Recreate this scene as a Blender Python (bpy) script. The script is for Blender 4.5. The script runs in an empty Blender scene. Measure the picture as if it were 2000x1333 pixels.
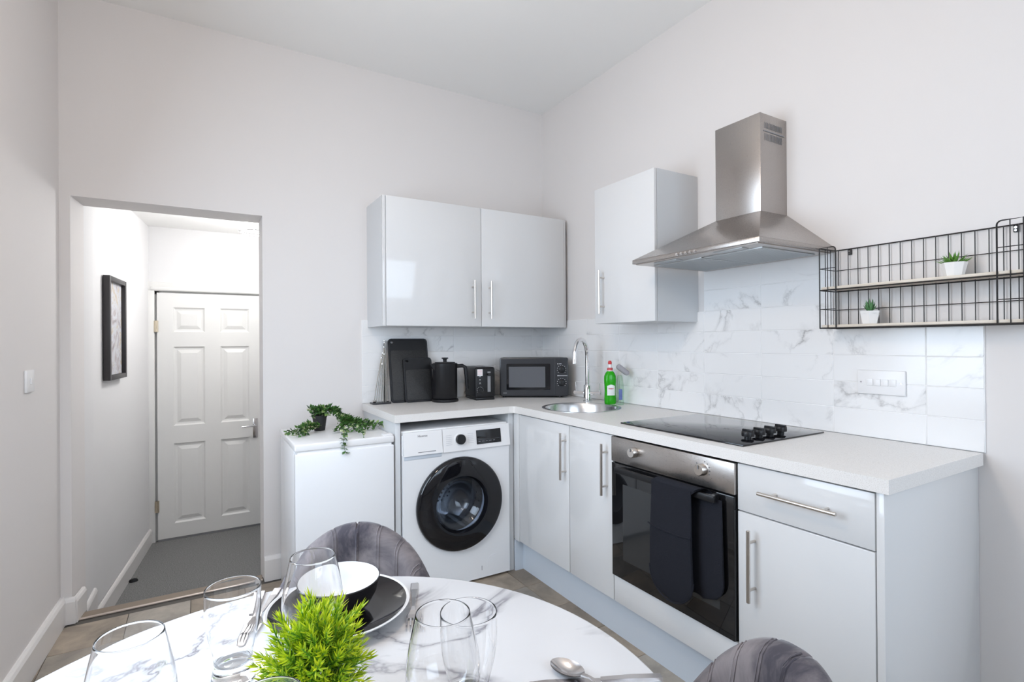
import bpy, bmesh, math, random
from mathutils import Matrix, Vector
S = bpy.context.scene
COL = S.collection
R = math.radians
random.seed(7)

# ------------------------------------------------------------------ camera, world, lights, exposure
cam = bpy.data.cameras.new('camera'); cam.sensor_width = 36.0; cam.lens = 1020.9 * 36 / 2000; cam.clip_start = .02
camo = bpy.data.objects.new('camera', cam); COL.objects.link(camo); S.camera = camo
YAW, PIT, ROL = .5356, .0020, -.0068
_right = Vector((math.cos(YAW), -math.sin(YAW), 0)); _fw = Vector((math.sin(YAW), math.cos(YAW), 0)); _up = Vector((0, 0, 1))
_f2 = _fw * math.cos(PIT) + _up * math.sin(PIT); _u2 = -_fw * math.sin(PIT) + _up * math.cos(PIT)
_r3 = _right * math.cos(ROL) + _u2 * math.sin(ROL); _u3 = -_right * math.sin(ROL) + _u2 * math.cos(ROL)
camo.matrix_world = Matrix(((_r3.x, _u3.x, -_f2.x, -2.0974), (_r3.y, _u3.y, -_f2.y, -3.0997), (_r3.z, _u3.z, -_f2.z, 1.2738), (0, 0, 0, 1)))

S.view_settings.view_transform = 'Standard'; S.view_settings.look = 'None'
S.view_settings.gamma = 1.0; S.view_settings.use_curve_mapping = False
S.view_settings.exposure = 0.11
wd = bpy.data.worlds.new('world'); S.world = wd; wd.use_nodes = True
wd.node_tree.nodes['Background'].inputs[0].default_value = (.75, .87, 1, 1)
wd.node_tree.nodes['Background'].inputs[1].default_value = 1.2

def area(name, loc, aim, sx, sy, power, color):
    l = bpy.data.lights.new(name, 'AREA'); l.shape = 'RECTANGLE'; l.size = sx; l.size_y = sy; l.energy = power; l.color = color
    o = bpy.data.objects.new(name, l); COL.objects.link(o); o.location = loc
    o.rotation_euler = (Vector(aim) - Vector(loc)).to_track_quat('-Z', 'Y').to_euler()
    return o
# daylight areas at two unseen windows, added to light the room
area('left_unseen_window_light', (-2.68, -1.65, 1.50), (-1.0, -1.65, .85), 1.2, 1.3, 31, (.70, .84, 1))
area('rear_unseen_window_light', (-1.15, -4.50, 1.65), (-1.15, -3.0, .9), 1.7, 1.5, 28, (.70, .84, 1))

# ------------------------------------------------------------------ mesh builder
class MB:
    def __init__(s, M=None): s.v = []; s.f = []; s.s = []; s.m = []; s.M = M; s.mi = 0
    def add(s, vs, fs, smooth=False):
        n = len(s.v)
        for p in vs:
            p = Vector(p); s.v.append(s.M @ p if s.M else p)
        for f in fs: s.f.append([n + i for i in f]); s.s.append(smooth); s.m.append(s.mi)
        return s
    def box(s, a, b, bev=0, seg=2, T=None):
        lo = [min(a[i], b[i]) for i in range(3)]; hi = [max(a[i], b[i]) for i in range(3)]
        bm = bmesh.new(); bmesh.ops.create_cube(bm, size=1)
        for v in bm.verts: v.co = Vector([lo[i] + (v.co[i] + .5) * (hi[i] - lo[i]) for i in range(3)])
        if bev: bmesh.ops.bevel(bm, geom=list(bm.edges), offset=min(bev, .49 * min(hi[i] - lo[i] for i in range(3))), segments=seg, affect='EDGES', profile=.5)
        if T: bm.transform(T)
        return s.frombm(bm, bool(bev))
    def frombm(s, bm, smooth=False):
        bm.verts.index_update(); s.add([v.co.copy() for v in bm.verts], [[v.index for v in f.verts] for f in bm.faces], smooth); bm.free(); return s
    def prism(s, poly, z0, z1, T=None, bev=0, smooth=False):
        bm = bmesh.new(); vs = [bm.verts.new((p[0], p[1], z0)) for p in poly]
        f = bm.faces.new(vs); bm.normal_update()
        if f.normal.z > 0: f.normal_flip()
        ex = bmesh.ops.extrude_face_region(bm, geom=[f]); bmesh.ops.translate(bm, verts=[g for g in ex['geom'] if isinstance(g, bmesh.types.BMVert)], vec=(0, 0, z1 - z0))
        bmesh.ops.recalc_face_normals(bm, faces=list(bm.faces))
        if bev:
            ed = [e for e in bm.edges if abs(e.verts[0].co.z - e.verts[1].co.z) < 1e-7]
            bmesh.ops.bevel(bm, geom=ed, offset=bev, segments=2, affect='EDGES', profile=.5)
        if T: bm.transform(T)
        return s.frombm(bm, smooth or bool(bev))
    def lathe(s, prof, T=None, n=40, smooth=True, closed=False, caps=False):
        vs = []; fs = []
        for r, z in prof:
            for i in range(n):
                a = 2 * math.pi * i / n; p = Vector((r * math.cos(a), r * math.sin(a), z)); vs.append(T @ p if T else p)
        k = len(prof)
        for j in range(k if closed else k - 1):
            j2 = (j + 1) % k
            for i in range(n): fs.append([j * n + i, j * n + (i + 1) % n, j2 * n + (i + 1) % n, j2 * n + i])
        if caps:
            if prof[0][0] > 1e-6: fs.append(list(range(n))[::-1])
            if prof[-1][0] > 1e-6: fs.append([(k - 1) * n + i for i in range(n)])
        return s.add(vs, fs, smooth)
    def cyl(s, p0, p1, r0, r1=None, n=20, bev=0):
        p0 = Vector(p0); p1 = Vector(p1); L = (p1 - p0).length
        T = Matrix.Translation(p0) @ (p1 - p0).to_track_quat('Z', 'Y').to_matrix().to_4x4()
        r1 = r0 if r1 is None else r1
        pr = [(max(r0 - bev, 0), 0), (r0, bev), (r1, L - bev), (max(r1 - bev, 0), L)] if bev else [(r0, 0), (r1, L)]
        n0 = len(s.f); s.lathe(pr, T, n, caps=True)
        for i in range(len(s.f) - 2, len(s.f)): s.s[i] = False
        return s
    def tube(s, path, r, n=8, closed=False, caps=True):
        P = [Vector(p) for p in path]; k = len(P); vs = []; fs = []; up = None
        rad = r if isinstance(r, (list, tuple)) else [r] * k
        for i, p in enumerate(P):
            a = P[i - 1] if (i > 0 or closed) else P[i]; b = P[(i + 1) % k] if (i < k - 1 or closed) else P[i]
            t = (b - a).normalized()
            if up is None: up = t.orthogonal().normalized()
            up = (up - t * up.dot(t)); up = up.normalized() if up.length > 1e-6 else t.orthogonal().normalized()
            q = t.cross(up)
            for j in range(n):
                an = 2 * math.pi * j / n; vs.append(p + (up * math.cos(an) + q * math.sin(an)) * rad[i])
        for i in range(k if closed else k - 1):
            i2 = (i + 1) % k
            for j in range(n): fs.append([i * n + j, i * n + (j + 1) % n, i2 * n + (j + 1) % n, i2 * n + j])
        s.add(vs, fs, True)
        if not closed and caps: s.add([vs[j] for j in range(n)], [list(range(n))[::-1]]); s.add(vs[-n:], [list(range(n))])
        return s
    def grid(s, fn, nu, nv, smooth=True, wrapu=False, wrapv=False):
        vs = [fn(i / (nu if wrapu else nu - 1), j / (nv if wrapv else nv - 1)) for i in range(nu) for j in range(nv)]; fs = []
        for i in range(nu if wrapu else nu - 1):
            for j in range(nv if wrapv else nv - 1):
                i2 = (i + 1) % nu; j2 = (j + 1) % nv; fs.append([i * nv + j, i2 * nv + j, i2 * nv + j2, i * nv + j2])
        return s.add(vs, fs, smooth)

def rrect(w, h, r, n=5, cx=0, cy=0):
    out = []
    for sx, sy, a0 in ((1, 1, 0), (-1, 1, 90), (-1, -1, 180), (1, -1, 270)):
        for i in range(n + 1):
            a = R(a0 + 90 * i / n); out.append((cx + sx * (w / 2 - r) + r * math.cos(a), cy + sy * (h / 2 - r) + r * math.sin(a)))
    return out
def holed(outer, holes, z0, z1):
    """slab of an outline with holes"""
    mb = MB()
    bm = bmesh.new(); es = []
    for loop in [outer] + holes:
        vs = [bm.verts.new((p[0], p[1], z1)) for p in loop]
        es += [bm.edges.new((vs[i], vs[(i + 1) % len(vs)])) for i in range(len(vs))]
    bmesh.ops.triangle_fill(bm, use_beauty=True, use_dissolve=False, edges=es, normal=(0, 0, 1))
    ex = bmesh.ops.extrude_face_region(bm, geom=list(bm.faces))
    bmesh.ops.translate(bm, verts=[g for g in ex['geom'] if isinstance(g, bmesh.types.BMVert)], vec=(0, 0, z0 - z1))
    bmesh.ops.recalc_face_normals(bm, faces=list(bm.faces))
    return mb.frombm(bm)

W = {}
def mesh_of(name, mb, mats, inv=None):
    me = bpy.data.meshes.new(name)
    vs = [inv @ v for v in mb.v] if inv else mb.v
    me.from_pydata([tuple(v) for v in vs], [], mb.f)
    for m in (mats if isinstance(mats, (list, tuple)) else [mats]): me.materials.append(m)
    me.polygons.foreach_set('use_smooth', mb.s); me.polygons.foreach_set('material_index', mb.m)
    me.update()
    if any(mb.s):
        try: me.set_sharp_from_angle(angle=R(42))
        except Exception: pass
    return me
def tag(o, label=None, cat=None, group=None, kind=None):
    for k, v in (('label', label), ('category', cat), ('group', group), ('kind', kind)):
        if v: o[k] = v
    return o
def thing(name, label, cat, loc=(0, 0, 0), rz=0, group=None):
    o = bpy.data.objects.new(name, None); COL.objects.link(o); o.empty_display_size = .05
    o.location = loc; o.rotation_euler = (0, 0, rz)
    W[o.name] = Matrix.Translation(Vector(loc)) @ Matrix.Rotation(rz, 4, 'Z')
    return tag(o, label, cat, group)
def part(name, mb, mat, parent, label=None, kind=None, local=False):
    Wp = W[parent.name]
    o = bpy.data.objects.new(name, mesh_of(name, mb, mat, None if local else Wp.inverted()))
    COL.objects.link(o); o.parent = parent; W[o.name] = Wp
    return tag(o, label, kind=kind)
def inst(name, me, parent, M):
    """a part that shares mesh data; M is local to the parent"""
    o = bpy.data.objects.new(name, me); COL.objects.link(o); o.parent = parent; o.matrix_basis = M; W[o.name] = W[parent.name] @ M
    return o
def solo(name, mb, mat, label=None, cat=None, loc=None, group=None, kind=None):
    if loc is None: loc = (0, 0, 0)
    T = Matrix.Translation(Vector(loc))
    o = bpy.data.objects.new(name, mesh_of(name, mb, mat, T.inverted())); COL.objects.link(o); o.location = loc; W[o.name] = T
    return tag(o, label, cat, group, kind)
def struct(name, mb, mat, loc=None): return solo(name, mb, mat, loc=loc, kind='structure')
def copy_tree(o, parent=None):
    c = o.copy(); COL.objects.link(c)
    if parent: c.parent = parent
    for ch in list(o.children): copy_tree(ch, c)
    return c
def text_mb(txt, size, T, depth=.0004, align='CENTER'):
    cu = bpy.data.curves.new('lettering', 'FONT'); cu.body = txt; cu.size = size; cu.align_x = align; cu.align_y = 'CENTER'; cu.extrude = depth; cu.resolution_u = 2
    ob = bpy.data.objects.new('lettering', cu); COL.objects.link(ob)
    dg = bpy.context.evaluated_depsgraph_get(); me = bpy.data.meshes.new_from_object(ob.evaluated_get(dg))
    mb = MB(); mb.add([T @ v.co for v in me.vertices], [list(p.vertices) for p in me.polygons])
    bpy.data.objects.remove(ob); bpy.data.curves.remove(cu); bpy.data.meshes.remove(me)
    return mb
def frame_T(o, x, y):
    """matrix with given origin, local x and local y world directions"""
    x = Vector(x).normalized(); y = Vector(y).normalized(); z = x.cross(y)
    return Matrix(((x.x, y.x, z.x, o[0]), (x.y, y.y, z.y, o[1]), (x.z, y.z, z.z, o[2]), (0, 0, 0, 1)))

# ------------------------------------------------------------------ materials
def mat(name, c, rough=.5, metal=0, **k):
    m = bpy.data.materials.new(name); m.use_nodes = True; b = m.node_tree.nodes['Principled BSDF']
    b.inputs['Base Color'].default_value = (*c, 1); b.inputs['Roughness'].default_value = rough; b.inputs['Metallic'].default_value = metal
    for a, v in k.items(): b.inputs[a.replace('_', ' ')].default_value = v
    return m
def N(m, t, **k):
    n = m.node_tree.nodes.new(t)
    for a, v in k.items(): setattr(n, a, v)
    return n
def L(m, a, b): m.node_tree.links.new(a, b)
def B(m): return m.node_tree.nodes['Principled BSDF']
def coords(m, scale=(1, 1, 1), rnd=False, obj=True):
    tc = N(m, 'ShaderNodeTexCoord'); mp = N(m, 'ShaderNodeMapping'); mp.inputs['Scale'].default_value = scale
    L(m, tc.outputs['Object'], mp.inputs['Vector'])
    if rnd:
        oi = N(m, 'ShaderNodeObjectInfo'); mu = N(m, 'ShaderNodeMath', operation='MULTIPLY'); mu.inputs[1].default_value = 93.7
        L(m, oi.outputs['Random'], mu.inputs[0]); cb = N(m, 'ShaderNodeCombineXYZ')
        for i in range(3): L(m, mu.outputs[0], cb.inputs[i])
        L(m, cb.outputs[0], mp.inputs['Location'])
    return mp.outputs['Vector']
def noise(m, vec, scale, detail=4, rough=.5, dist=0):
    n = N(m, 'ShaderNodeTexNoise'); n.inputs['Scale'].default_value = scale; n.inputs['Detail'].default_value = detail; n.inputs['Roughness'].default_value = rough; n.inputs['Distortion'].default_value = dist
    L(m, vec, n.inputs['Vector']); return n.outputs['Fac']
def ramp(m, fac, stops):
    r = N(m, 'ShaderNodeValToRGB'); el = r.color_ramp.elements
    while len(el) < len(stops): el.new(.5)
    for e, (p, c) in zip(el, stops): e.position = p; e.color = (*c, 1) if len(c) == 3 else c
    L(m, fac, r.inputs[0]); return r.outputs[0]
def bump(m, fac, strength, dist=.01):
    b = N(m, 'ShaderNodeBump'); b.inputs['Strength'].default_value = strength; b.inputs['Distance'].default_value = dist
    L(m, fac, b.inputs['Height']); L(m, b.outputs[0], B(m).inputs['Normal'])
def math_(m, op, a, b=None):
    n = N(m, 'ShaderNodeMath', operation=op)
    for i, x in enumerate((a, b)):
        if x is None: continue
        if isinstance(x, (int, float)): n.inputs[i].default_value = x
        else: L(m, x, n.inputs[i])
    return n.outputs[0]
def marble(name, base, vein, rough, scale, rnd, width=.02, second=.5, lo=.45):
    m = mat(name, base, rough); v = coords(m, (1, 1, 1), rnd)
    a = noise(m, v, scale, 6, .55, .6)
    ridge = math_(m, 'ABSOLUTE', math_(m, 'SUBTRACT', a, .5))
    line = ramp(m, ridge, [(0, (1, 1, 1)), (width, (.35, .35, .35)), (width * 3.2, (0, 0, 0))])
    msk = ramp(m, noise(m, v, scale * .55, 3), [(lo, (0, 0, 0)), (lo + .2, (1, 1, 1))])
    k = math_(m, 'MULTIPLY', line, msk)
    cl = ramp(m, noise(m, v, scale * 1.6, 5, .6, 1.2), [(.55, (0, 0, 0)), (.8, (1, 1, 1))])
    k2 = math_(m, 'ADD', k, math_(m, 'MULTIPLY', math_(m, 'MULTIPLY', cl, msk), second)); 
    mx = N(m, 'ShaderNodeMix', data_type='RGBA'); mx.inputs[6].default_value = (*base, 1); mx.inputs[7].default_value = (*vein, 1)
    L(m, math_(m, 'MINIMUM', k2, 1.0), mx.inputs[0]); L(m, mx.outputs[2], B(m).inputs['Base Color'])
    return m
M = {}
M['wall'] = mat('warm_grey_paint', (.755, .722, .705), .75)
bump(M['wall'], noise(M['wall'], coords(M['wall']), 180, 3), .04, .002)
M['hallwall'] = mat('pale_grey_paint', (.76, .75, .75), .75)
M['ceil'] = mat('ceiling_paint', (.89, .88, .86), .85)
M['gloss_white'] = mat('white_gloss_trim', (.80, .77, .75), .3)
M['door_paint'] = mat('door_paint', (.76, .75, .73), .42)
M['cab'] = mat('pale_grey_gloss_door', (.71, .708, .708), .07)
M['carcass'] = mat('pale_grey_carcass', (.64, .65, .66), .38)
M['plinth'] = mat('grey_plinth', (.60, .65, .71), .3)
M['white'] = mat('white_enamel', (.84, .84, .85), .25)
M['white_plastic'] = mat('white_plastic', (.83, .82, .82), .35)
M['seam'] = mat('dark_seam', (.25, .25, .26), .6)
M['black_gloss'] = mat('black_gloss_glass', (.006, .006, .008), .04)
M['oven_glass'] = mat('oven_glass', (.008, .008, .009), .03)
M['oven_win'] = mat('oven_window', (.028, .03, .032), .05)
M['black'] = mat('matt_black_plastic', (.009, .009, .0105), .38, 0, Specular_IOR_Level=.35)
M['black_metal'] = mat('black_wire', (.02, .018, .018), .45, .3)
M['charcoal'] = mat('charcoal_gloss', (.022, .023, .028), .32)
M['chrome'] = mat('chrome', (.82, .82, .83), .08, 1)
M['steel_dark'] = mat('cutlery_steel', (.62, .60, .60), .18, 1)
M['rod'] = mat('dull_steel_rod', (.26, .245, .22), .3, 1)
M['brass'] = mat('hinge_brass', (.6, .52, .4), .35, 1)
def brushed(name, c, rough, sc):
    m = mat(name, c, rough, 1); f = noise(m, coords(m, sc), 60, 3)
    L(m, ramp(m, f, [(.3, (rough - .07,) * 3), (.7, (rough + .08,) * 3)]), B(m).inputs['Roughness']); bump(m, f, .03, .001); return m
M['steel'] = brushed('brushed_steel', (.43, .40, .38), .30, (3, 3, 40))
M['steel_pan'] = brushed('brushed_steel_panel', (.50, .465, .44), .32, (30, 1, 30))
M['handle'] = mat('satin_nickel', (.66, .62, .58), .28, 1)
M['sink'] = brushed('sink_steel', (.66, .66, .67), .24, (20, 20, 20))
M['filter'] = mat('grease_filter_mesh', (.50, .52, .53), .42, .8)
M['worktop'] = mat('pale_speckled_worktop', (.80, .77, .74), .38)
_m = M['worktop']; L(_m, ramp(_m, noise(_m, coords(_m), 420, 2, .6), [(.33, (.66, .63, .60)), (.46, (.79, .765, .74)), (.7, (.83, .81, .79))]), B(_m).inputs['Base Color'])
M['tile'] = marble('white_marble_tile', (.835, .825, .82), (.40, .39, .385), .16, 4.2, True, .013, .16, .48)
M['grout'] = mat('pale_grout', (.86, .85, .84), .8)
M['marble'] = marble('white_marble_table', (.66, .66, .675), (.10, .09, .12), .13, 2.4, False, .0095, .05, .40)
M['table_edge'] = mat('table_edge', (.84, .84, .86), .3)
M['vinyl'] = mat('slate_vinyl_tile', (.3, .27, .24), .42)
_m = M['vinyl']; _v = coords(_m, rnd=True); _n = noise(_m, _v, 7, 7, .62, .5)
_oi = N(_m, 'ShaderNodeObjectInfo'); _t = ramp(_m, _oi.outputs['Random'], [(0, (.24, .195, .15)), (.35, (.34, .28, .22)), (.65, (.37, .335, .29)), (1, (.225, .20, .175))])
_d = ramp(_m, _n, [(.3, (.62, .62, .62)), (.7, (1.25, 1.22, 1.18))]); _x = N(_m, 'ShaderNodeMix', data_type='RGBA', blend_type='MULTIPLY'); _x.inputs[0].default_value = 1
L(_m, _t, _x.inputs[6]); L(_m, _d, _x.inputs[7]); L(_m, _x.outputs[2], B(_m).inputs['Base Color']); bump(_m, _n, .15, .004)
M['subfloor'] = mat('dark_joint', (.10, .09, .08), .8)
M['carpet'] = mat('grey_carpet', (.2, .2, .2), .95)
_m = M['carpet']; _n = noise(_m, coords(_m), 150, 5, .75); L(_m, ramp(_m, _n, [(.32, (.10, .10, .10)), (.68, (.34, .335, .33))]), B(_m).inputs['Base Color']); bump(_m, _n, .8, .006)
M['wood_strip'] = mat('threshold_wood', (.24, .185, .14), .5)
M['pinkmetal'] = mat('threshold_nosing', (.70, .60, .53), .3, .6)
def velvet(name, c1, c2):
    m = mat(name, c1, .85, 0, Sheen_Weight=.30, Sheen_Roughness=.4, Specular_IOR_Level=.15)
    n = noise(m, coords(m, (1, 1, .7)), 8, 5, .62, 1.0); L(m, ramp(m, n, [(.36, c1), (.62, c2)]), B(m).inputs['Base Color']); return m
M['velvet'] = velvet('grey_velvet', (.062, .057, .070), (.225, .200, .205))
def thin_glass(name, tint, ior=1.45, rough=0.0):
    m = bpy.data.materials.new(name); m.use_nodes = True; nt = m.node_tree; nt.nodes.remove(nt.nodes['Principled BSDF'])
    tr = N(m, 'ShaderNodeBsdfTransparent'); tr.inputs[0].default_value = (*tint, 1); gl = N(m, 'ShaderNodeBsdfGlossy'); gl.inputs['Roughness'].default_value = rough
    lw = N(m, 'ShaderNodeLayerWeight'); lw.inputs[0].default_value = .5; mx = N(m, 'ShaderNodeMixShader')
    L(m, math_(m, 'ADD', math_(m, 'MULTIPLY', math_(m, 'POWER', lw.outputs['Facing'], 4.0), .62), .035 * ior / 1.45), mx.inputs[0]); L(m, tr.outputs[0], mx.inputs[1]); L(m, gl.outputs[0], mx.inputs[2]); L(m, mx.outputs[0], nt.nodes['Material Output'].inputs[0]); return m
M['glass'] = mat('clear_glass', (1, 1, 1), 0, 0, Transmission_Weight=1, IOR=1.45)
M['tint_glass'] = thin_glass('porthole_glass', (.80, .83, .88), 1.5)
M['drum'] = mat('drum_steel', (.55, .55, .55), .22, 1)
M['drum_dark'] = mat('drum_dark', (.05, .05, .055), .3)
M['wood_pale'] = mat('pale_ash_shelf', (.68, .60, .50), .5)
_m = M['wood_pale']; L(_m, ramp(_m, noise(_m, coords(_m, (30, 1.5, 30)), 8, 4), [(.35, (.62, .54, .44)), (.65, (.74, .67, .58))]), B(_m).inputs['Base Color'])
M['pot_white'] = mat('white_ceramic', (.84, .82, .80), .3)
M['green_suc'] = mat('succulent_green', (.11, .27, .04), .5)
M['green_suc2'] = mat('succulent_dark_green', (.085, .22, .08), .5)
M['soil'] = mat('soil', (.06, .045, .03), .9)
M['bowl_white'] = mat('white_glaze', (.74, .74, .75), .1)
M['bowl_black'] = mat('black_glaze', (.012, .011, .013), .09)
M['navy'] = mat('navy_cotton', (.019, .020, .026), .95, 0, Specular_IOR_Level=.1)
_m = M['navy']; bump(_m, noise(_m, coords(_m), 320, 3), .5, .003)
M['board'] = mat('speckled_black_board', (.03, .03, .03), .55)
_m = M['board']; L(_m, ramp(_m, noise(_m, coords(_m), 260, 2, .7), [(.4, (.008, .008, .009)), (.66, (.032, .031, .031))]), B(_m).inputs['Base Color'])
M['soap'] = mat('green_soap', (.035, .50, .012), .12, 0, Transmission_Weight=.35, IOR=1.38)
M['red'] = mat('red_print', (.62, .03, .03), .4)
M['pinkred'] = mat('red_cap', (.60, .10, .10), .35)
M['print_white'] = mat('white_print', (.85, .85, .85), .5)
M['print_grey'] = mat('grey_print', (.14, .14, .15), .5)
M['print_blue'] = mat('blue_print', (.10, .14, .35), .5)
M['sticker_pink'] = mat('sticker_pink', (.75, .55, .56), .6)
M['sponge'] = mat('grey_sponge', (.36, .35, .37), .9)
M['clear_plastic'] = thin_glass('clear_plastic', (.84, .95, .88), 1.4)
M['screen_sheen_grey'] = mat('microwave_window', (.115, .118, .13), .16)  # screen grey, with light reflected by the door glass put into the colour
M['lamp_glow'] = mat('lamp_glow', (1, 1, 1), .4, 0, Emission_Strength=9.0, Emission_Color=(1, .97, .9, 1))
M['globe_glow'] = mat('globe_glow', (1, 1, 1), .4, 0, Emission_Strength=43.0, Emission_Color=(1, .83, .68, 1))
M['frame_black'] = mat('black_frame', (.025, .022, .024), .4)
M['green_pot'] = mat('black_nursery_pot', (.018, .018, .018), .6)
def leafmat(name, stops, rough=.5, trans=.0):
    m = mat(name, stops[0][1], rough); at = N(m, 'ShaderNodeAttribute'); at.attribute_name = 'tint'
    L(m, ramp(m, at.outputs['Fac'], stops), B(m).inputs['Base Color']); return m
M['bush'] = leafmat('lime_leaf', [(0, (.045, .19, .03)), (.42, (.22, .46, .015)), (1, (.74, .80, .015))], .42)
M['ivy'] = leafmat('ivy_leaf', [(0, (.022, .070, .022)), (.5, (.075, .19, .035)), (.8, (.22, .33, .09)), (1, (.66, .66, .46))], .5)
M['stem'] = mat('green_stem', (.08, .13, .04), .6)
m_ = mat('abstract_print', (.5, .5, .52), .5); M['art'] = m_
_n = noise(m_, coords(m_, (1, 1, 1)), 7, 5, .6, 1.5); L(m_, ramp(m_, _n, [(.3, (.20, .18, .19)), (.43, (.42, .38, .39)), (.52, (.56, .58, .62)), (.6, (.48, .40, .30)), (.72, (.70, .71, .74))]), B(m_).inputs['Base Color'])

# ------------------------------------------------------------------ setting
H = 2.898
KX0 = -2.655                                   # left wall at the back corner
def kx(y): return KX0 + .05 * y
def hx(y): return -2.653 + .107 * y
YR = -4.6
mb = MB(); mb.box((0, YR - .1, -.3), (.1, .12, H)); wall_right = struct('wall_right', mb, M['wall'])
mb = MB()
mb.box((-1.815, 0, -.3), (0, .20, H)); mb.box((-2.85, 0, 1.962), (-1.815, .20, H))
mb.prism([(-2.85, 0), (-2.615, 0), (-2.597, .20), (-2.85, .20)], -.3, 1.962)
wall_back = struct('wall_back', mb, M['wall'])
def seg(mb, ya, yb, z0, z1, fx, t=-.12): mb.prism([(fx(ya), ya), (fx(yb), yb), (fx(yb) + t, yb), (fx(ya) + t, ya)], z0, z1)
mb = MB(); seg(mb, 0, -1.0, -.3, H, kx); seg(mb, -1.0, -2.3, -.3, .78, kx); seg(mb, -1.0, -2.3, 2.24, H, kx); seg(mb, -2.3, YR, -.3, H, kx)
struct('wall_left', mb, M['wall'])
mb = MB(); mb.box((-2.95, YR, -.3), (-2.0, YR - .12, H)); mb.box((-.3, YR, -.3), (0, YR - .12, H)); mb.box((-2.0, YR, -.3), (-.3, YR - .12, .8)); mb.box((-2.0, YR, 2.5), (-.3, YR - .12, H))
struct('wall_rear', mb, M['wall'])
struct('ceiling', MB().box((-3.0, YR - .12, H), (.1, .20, H + .1)), M['ceil'])
# unseen windows, added out of view to carry the daylight
wx_ = kx(-1.65)
w1 = struct('unseen_window_1', MB().box((wx_ - .11, -1.0, .78), (wx_ - .07, -1.06, 2.24)).box((wx_ - .11, -2.24, .78), (wx_ - .07, -2.3, 2.24)).box((wx_ - .11, -1.06, .78), (wx_ - .07, -2.24, .84)).box((wx_ - .11, -1.06, 2.18), (wx_ - .07, -2.24, 2.24)), M['gloss_white'])
part('pane', MB().box((wx_ - .1, -1.06, .84), (wx_ - .096, -2.24, 2.18)), M['glass'], w1)
w2 = struct('unseen_window_2', MB().box((-2, -4.67, .8), (-1.94, -4.71, 2.5)).box((-.36, -4.67, .8), (-.3, -4.71, 2.5)).box((-2, -4.67, .8), (-.3, -4.71, .86)).box((-2, -4.67, 2.44), (-.3, -4.71, 2.5)), M['gloss_white'])
part('pane', MB().box((-1.94, -4.69, .86), (-.36, -4.694, 2.44)), M['glass'], w2)

# floor: slab with vinyl tiles as parts
floor = struct('floor', MB().box((-2.95, YR, -.1), (0, .06, -.0035)), M['subfloor'])
TS = .25
tm = mesh_of('floor_tile', MB().box((-TS / 2 + .0012, -TS / 2 + .0012, -.004), (TS / 2 - .0012, TS / 2 - .0012, 0), .0012, 1), M['vinyl'])
for i in range(-2, 11):
    for j in range(-1, 17):
        x = -2.4 + TS * (i + .5); y = -.04 - TS * (j + .5)
        if x > -.12 or y < -4.1 or x < kx(y) - .12 or y > .02: continue
        if x > -.45 and y < -.6 and y > -2.4: continue
        inst('floor_tile', tm, floor, Matrix.Translation((x, y, 0)) @ Matrix.Rotation(R(90 * ((i * 3 + j * 5) % 4)), 4, 'Z'))
# hallway (lower by one step)
struct('floor_hall', MB().box((-2.85, .08, -.38), (-1.45, 1.95, -.28)), M['carpet'])
mb = MB(); mb.prism([(hx(.20), .20), (-2.597, .20), (-2.592, .40), (hx(.40) - .0, .40), (hx(.4) - .005, .4), (hx(1.86), 1.86), (hx(1.86) - .12, 1.86), (hx(.20) - .12, .20)], -.3, 2.3)
struct('wall_hall_left', mb, M['hallwall'])
struct('wall_hall_right', MB().box((-1.5, .20, -.3), (-1.4, 1.95, 2.3)), M['hallwall'])
mb = MB(); mb.box((-2.7, 1.86, -.3), (-2.455, 1.98, 2.3)); mb.box((-1.575, 1.86, -.3), (-1.4, 1.98, 2.3)); mb.box((-2.455, 1.86, 1.71), (-1.575, 1.98, 2.3))
struct('wall_hall_end', mb, M['hallwall'])
struct('ceiling_hall', MB().box((-2.8, .20, 2.2), (-1.4, 1.98, 2.3)), M['ceil'])
th = struct('trim_1', MB().box((-2.62, .018, -.28), (-1.82, .085, .002)), M['wood_strip'])
part('nosing', MB().box((-2.62, .004, -.002), (-1.82, .020, .006), .003), M['pinkmetal'], th)
# skirting boards
def skirt(mb, a, b, z0, z1, t=.018, side=1):
    a = Vector((a[0], a[1], 0)); b = Vector((b[0], b[1], 0)); d = (b - a).normalized(); n = Vector((-d.y, d.x, 0)) * side
    T = Matrix(((d.x, n.x, 0, a.x), (d.y, n.y, 0, a.y), (0, 0, 1, 0), (0, 0, 0, 1)))
    bm = bmesh.new(); Ln = (b - a).length
    pr = [(0, z0), (t, z0), (t, z1 - .018), (t * .72, z1 - .006), (t * .45, z1), (0, z1)]
    vs = [[bm.verts.new((x, y, z)) for y, z in pr] for x in (0, Ln)]
    for i in range(len(pr)): k = (i + 1) % len(pr); bm.faces.new((vs[0][i], vs[0][k], vs[1][k], vs[1][i]))
    bm.faces.new(vs[0][::-1]); bm.faces.new(vs[1]); bm.transform(T); bmesh.ops.recalc_face_normals(bm, faces=list(bm.faces)); mb.frombm(bm)
mb = MB(); skirt(mb, (kx(0), 0), (kx(-4.6), -4.6), 0, .125, .02, 1); struct('baseboard_left', mb, M['gloss_white'])
mb = MB(); skirt(mb, (-2.66, 0), (-2.60, 0), 0, .118, .02, -1); skirt(mb, (-2.612, -.01), (-2.597, .12), 0, .112, .018, -1); struct('baseboard_pier', mb, M['gloss_white'])
mb = MB(); skirt(mb, (-1.815, 0), (-1.28, 0), 0, .13, .02, -1); struct('baseboard_back', mb, M['gloss_white'])
mb = MB(); skirt(mb, (-2.598, .15), (-2.592, .40), -.28, -.008, .016, -1); skirt(mb, (hx(.42), .42), (hx(1.86), 1.86), -.28, -.165, .018, -1); struct('baseboard_hall', mb, M['gloss_white'])

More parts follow.
